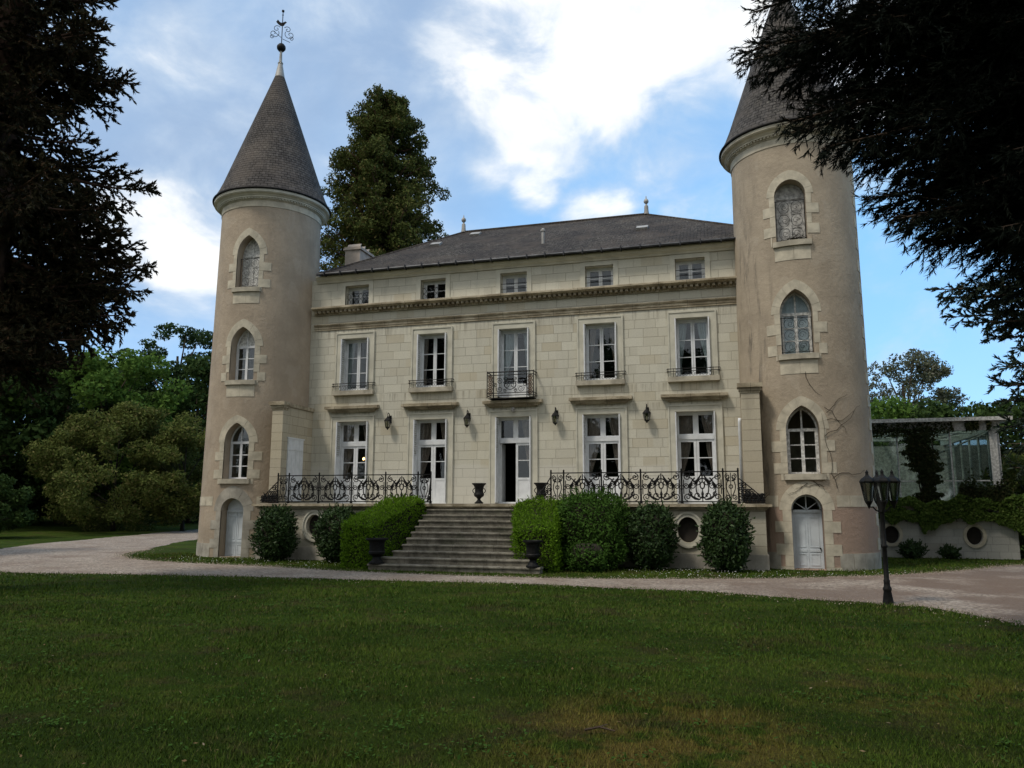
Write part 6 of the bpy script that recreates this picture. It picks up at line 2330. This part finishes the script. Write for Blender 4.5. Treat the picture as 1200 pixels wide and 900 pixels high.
# bare creeper stems on the east tower
cs = thing('creeper_stems', 'thin bare creeper stems spreading over the right tower wall', 'creeper', (RX, -1.8, 4))
m_ = MB()
def on_tower(a, z, e=0.012):
    r = 1.80 - 0.004 * z + e
    return (RX + r * math.sin(a), -r * math.cos(a), z)
for (a0, z0, da, dz, n_) in ((0.34, 2.15, -0.10, 2.25, 12), (0.20, 3.55, 0.75, 0.75, 10), (0.25, 4.0, 0.55, 0.35, 8), (0.22, 4.35, 0.42, -0.9, 9), (-0.02, 5.35, 0.22, -0.75, 8), (0.3, 2.45, 0.7, 0.22, 9), (0.15, 2.2, -0.35, -0.1, 7), (0.25, 4.2, 0.5, 0.7, 8), (-0.08, 2.30, -0.25, -0.35, 6), (0.0, 2.36, 0.2, -0.3, 6)):
    P = []
    a, z = a0, z0
    for k in range(n_):
        P.append(on_tower(a, z, 0.03 if z < 4.7 and a < 0.36 else 0.012))
        a += da / n_ + rng.normal(0, 0.02)
        z += dz / n_ + rng.normal(0, 0.04)
    m_.tube(P, np.linspace(0.008, 0.003, len(P)), 4)
m_.build('stems', M_TWIG, cs)


# ------------------------------------------------------------------ grass
def in_drive(x, y):
    """True on the gravel (nearest cross section between the two edges)"""
    M_ = np.concatenate([DA, DB[::-1]])
    inside = np.zeros(len(x), bool)
    j = len(M_) - 1
    for i in range(len(M_)):
        xi, yi = M_[i]
        xj, yj = M_[j]
        c_ = ((yi > y) != (yj > y)) & (x < (xj - xi) * (y - yi) / (yj - yi + 1e-12) + xi)
        inside ^= c_
        j = i
    return inside


def blades(n, r0, r1, a0, a1, hmin, hmax, wfac, keep=None):
    r = rng.uniform(r0, r1, n)
    a = rng.uniform(a0, a1, n)
    x = CAM[0] + r * np.sin(a)
    y = CAM[1] + r * np.cos(a)
    ok = ~in_drive(x + rng.normal(0, 0.10, n), y + rng.normal(0, 0.10, n))
    # not under the buildings
    ok &= ~((y > -2.2) & (x > -8.1) & (x < 7.6))
    ok &= np.hypot(x - LX, y) > 1.95
    ok &= np.hypot(x - RX, y) > 1.85
    ok &= ~((x > -2.75) & (x < 2.15) & (y > -5.2))
    ok &= ~((x > 9.5) & (x < 15.6) & (y > 4.85))
    x, y, r = x[ok], y[ok], r[ok]
    clump = 0.5 + 0.5 * np.sin(x * 2.1 + 1.3 * np.sin(y * 1.7)) * np.sin(y * 2.4 + 1.1 * np.sin(x * 1.3))
    k = len(x)
    h = rng.uniform(hmin, hmax, k) * (0.45 + 0.6 * clump + 0.5 * (np.sin(x * 0.9 + y * 0.4) * np.sin(y * 1.1 - x * 0.3) > 0.35) * rng.random(k))
    wv_ = wfac * (0.6 + 0.08 * r) * rng.uniform(0.7, 1.3, k)
    th = rng.uniform(0, 6.283, k)
    lean = rng.uniform(0.2, 1.1, k) * h
    ld = rng.uniform(0, 6.283, k)
    z = hgt(x, y)
    B1 = np.stack([x - wv_ * np.cos(th), y - wv_ * np.sin(th), z - 0.004], 1)
    B2 = np.stack([x + wv_ * np.cos(th), y + wv_ * np.sin(th), z - 0.004], 1)
    T_ = np.stack([x + lean * np.cos(ld), y + lean * np.sin(ld), z + h], 1)
    V = np.stack([B1, B2, T_], 1).reshape(-1, 3)
    return V


VG = [blades(230000, 3.6, 11, -0.98, 0.48, 0.012, 0.046, 0.0032), blades(120000, 11, 19, -0.98, 0.48, 0.02, 0.06, 0.0040), blades(80000, 18, 31, -0.95, 0.45, 0.03, 0.075, 0.0050)]
V = np.concatenate(VG)
tag(raw('grass', V, np.arange(len(V)).reshape(-1, 3), M_BLADE), kind='stuff')

# daisies in the strip of grass by the terrace
n = 3000
x = rng.uniform(-10.5, 13.5, n)
y = rng.uniform(-6.2, -2.3, n)
dens = rng.random(n) < (0.35 + 0.65 * (0.5 + 0.5 * np.sin(x * 1.3 + 0.7 * np.sin(y * 3)))) * np.where(x > 2.3, 1.0, np.where(x < -4, 0.55, 0.3))
ok = dens & ~in_drive(x, y) & ~((x > -3.7) & (x < 3.9)) & (np.hypot(x - LX, y) > 2) & (np.hypot(x - RX, y) > 1.9)
x, y = x[ok], y[ok]
P = np.stack([x, y, rng.uniform(0.04, 0.085, len(x))], 1)
V, F = leaf_quads(P, rdir(len(P)) * (1, 1, 0.15), unit(rdir(len(P)) * 0.45 + (0, -0.35, 1)), 0.021, 0.021)
tag(raw('daisies', V, F, M_PETAL), kind='stuff')

# broad leaved weeds and clover in the lawn, loose stones thrown onto the edges of the drive
def lawn_scatter(n, r0, r1):
    r = rng.uniform(r0, r1, n)
    a = rng.uniform(-0.95, 0.46, n)
    return CAM[0] + r * np.sin(a), CAM[1] + r * np.cos(a)


cx_, cy_ = lawn_scatter(420, 3.8, 17)
k_ = rng.integers(5, 26, 420)
idx = np.repeat(np.arange(420), k_)
sp_ = rng.uniform(0.04, 0.20, 420)[idx]
x, y = cx_[idx] + rng.normal(0, 1, len(idx)) * sp_, cy_[idx] + rng.normal(0, 1, len(idx)) * sp_
ok = ~in_drive(x, y)
P = np.stack([x, y, rng.uniform(0.018, 0.045, len(x))], 1)[ok]
V, F = leaf_quads(P, rdir(len(P)) * (1, 1, 0.3), unit(rdir(len(P)) * 0.35 + (0, 0, 1)), rng.uniform(0.02, 0.05, len(P)), rng.uniform(0.015, 0.028, len(P)))
tag(raw('lawn_weeds', V, F, leaf_mat('weed_leaves', (0.028, 0.070, 0.010), (0.05, 0.105, 0.016), None, 0.15)), kind='stuff')
x, y = lawn_scatter(260, 3.8, 18)
ok = ~in_drive(x, y)
P = np.stack([x, y, rng.uniform(0.03, 0.05, len(x))], 1)[ok]
V, F = leaf_quads(P, rdir(len(P)) * (1, 1, 0.4), unit(rdir(len(P)) * 0.5 + (0, 0, 1)), rng.uniform(0.02, 0.045, len(P)), rng.uniform(0.010, 0.024, len(P)))
tag(raw('fallen_leaves', V, F, leaf_mat('dead_leaves', (0.13, 0.085, 0.04), (0.20, 0.14, 0.07), (0.26, 0.21, 0.14), 0.1)), kind='stuff')
ed = np.concatenate([DA, DB, DB, DA])
q_ = ed[rng.integers(0, len(ed), 26000)] + rng.normal(0, 1, (26000, 2)) * rng.choice([0.10, 0.18, 0.4], 26000)[:, None]
q_ = q_[(np.hypot(q_[:, 0] - CAM[0], q_[:, 1] - CAM[1]) < 34)]
n = len(q_)
s_ = rng.uniform(0.006, 0.017, n)
T = np.array([[1, 0, -0.3], [-0.5, 0.87, -0.3], [-0.5, -0.87, -0.3], [0.1, 0.05, 0.8]])
th = rng.uniform(0, 6.28, n)
V = np.zeros((n, 4, 3))
for k in range(4):
    vx, vy, vz = T[k] * rng.uniform(0.8, 1.2, 3)
    V[:, k, 0] = q_[:, 0] + s_ * (vx * np.cos(th) - vy * np.sin(th))
    V[:, k, 1] = q_[:, 1] + s_ * (vx * np.sin(th) + vy * np.cos(th))
    V[:, k, 2] = hgt(q_[:, 0], q_[:, 1]) + 0.012 + s_ * (vz + 0.25)
F = (np.arange(n)[:, None] * 4)[:, :, None] + np.array([[0, 1, 3], [1, 2, 3], [2, 0, 3]])[None]
tag(raw('loose_gravel', V.reshape(-1, 3), F.reshape(-1, 3), simple('loose_stones', (0.27, 0.22, 0.175), 0.9, var=0.45, scale=30)), kind='stuff')

tg = MB()
p0 = np.array([5.70, -18.5, 0.035])
tg.tube([p0, p0 + (0.10, 0.05, 0.015), p0 + (0.22, 0.03, 0.0)], [0.010, 0.009, 0.005], 5)
tg.tube([p0 + (0.10, 0.05, 0.015), p0 + (0.15, 0.12, 0.02)], [0.006, 0.003], 4)
tag(tg.build('fallen_twig', M_BARK), 'small forked twig lying on the front lawn', 'twig')
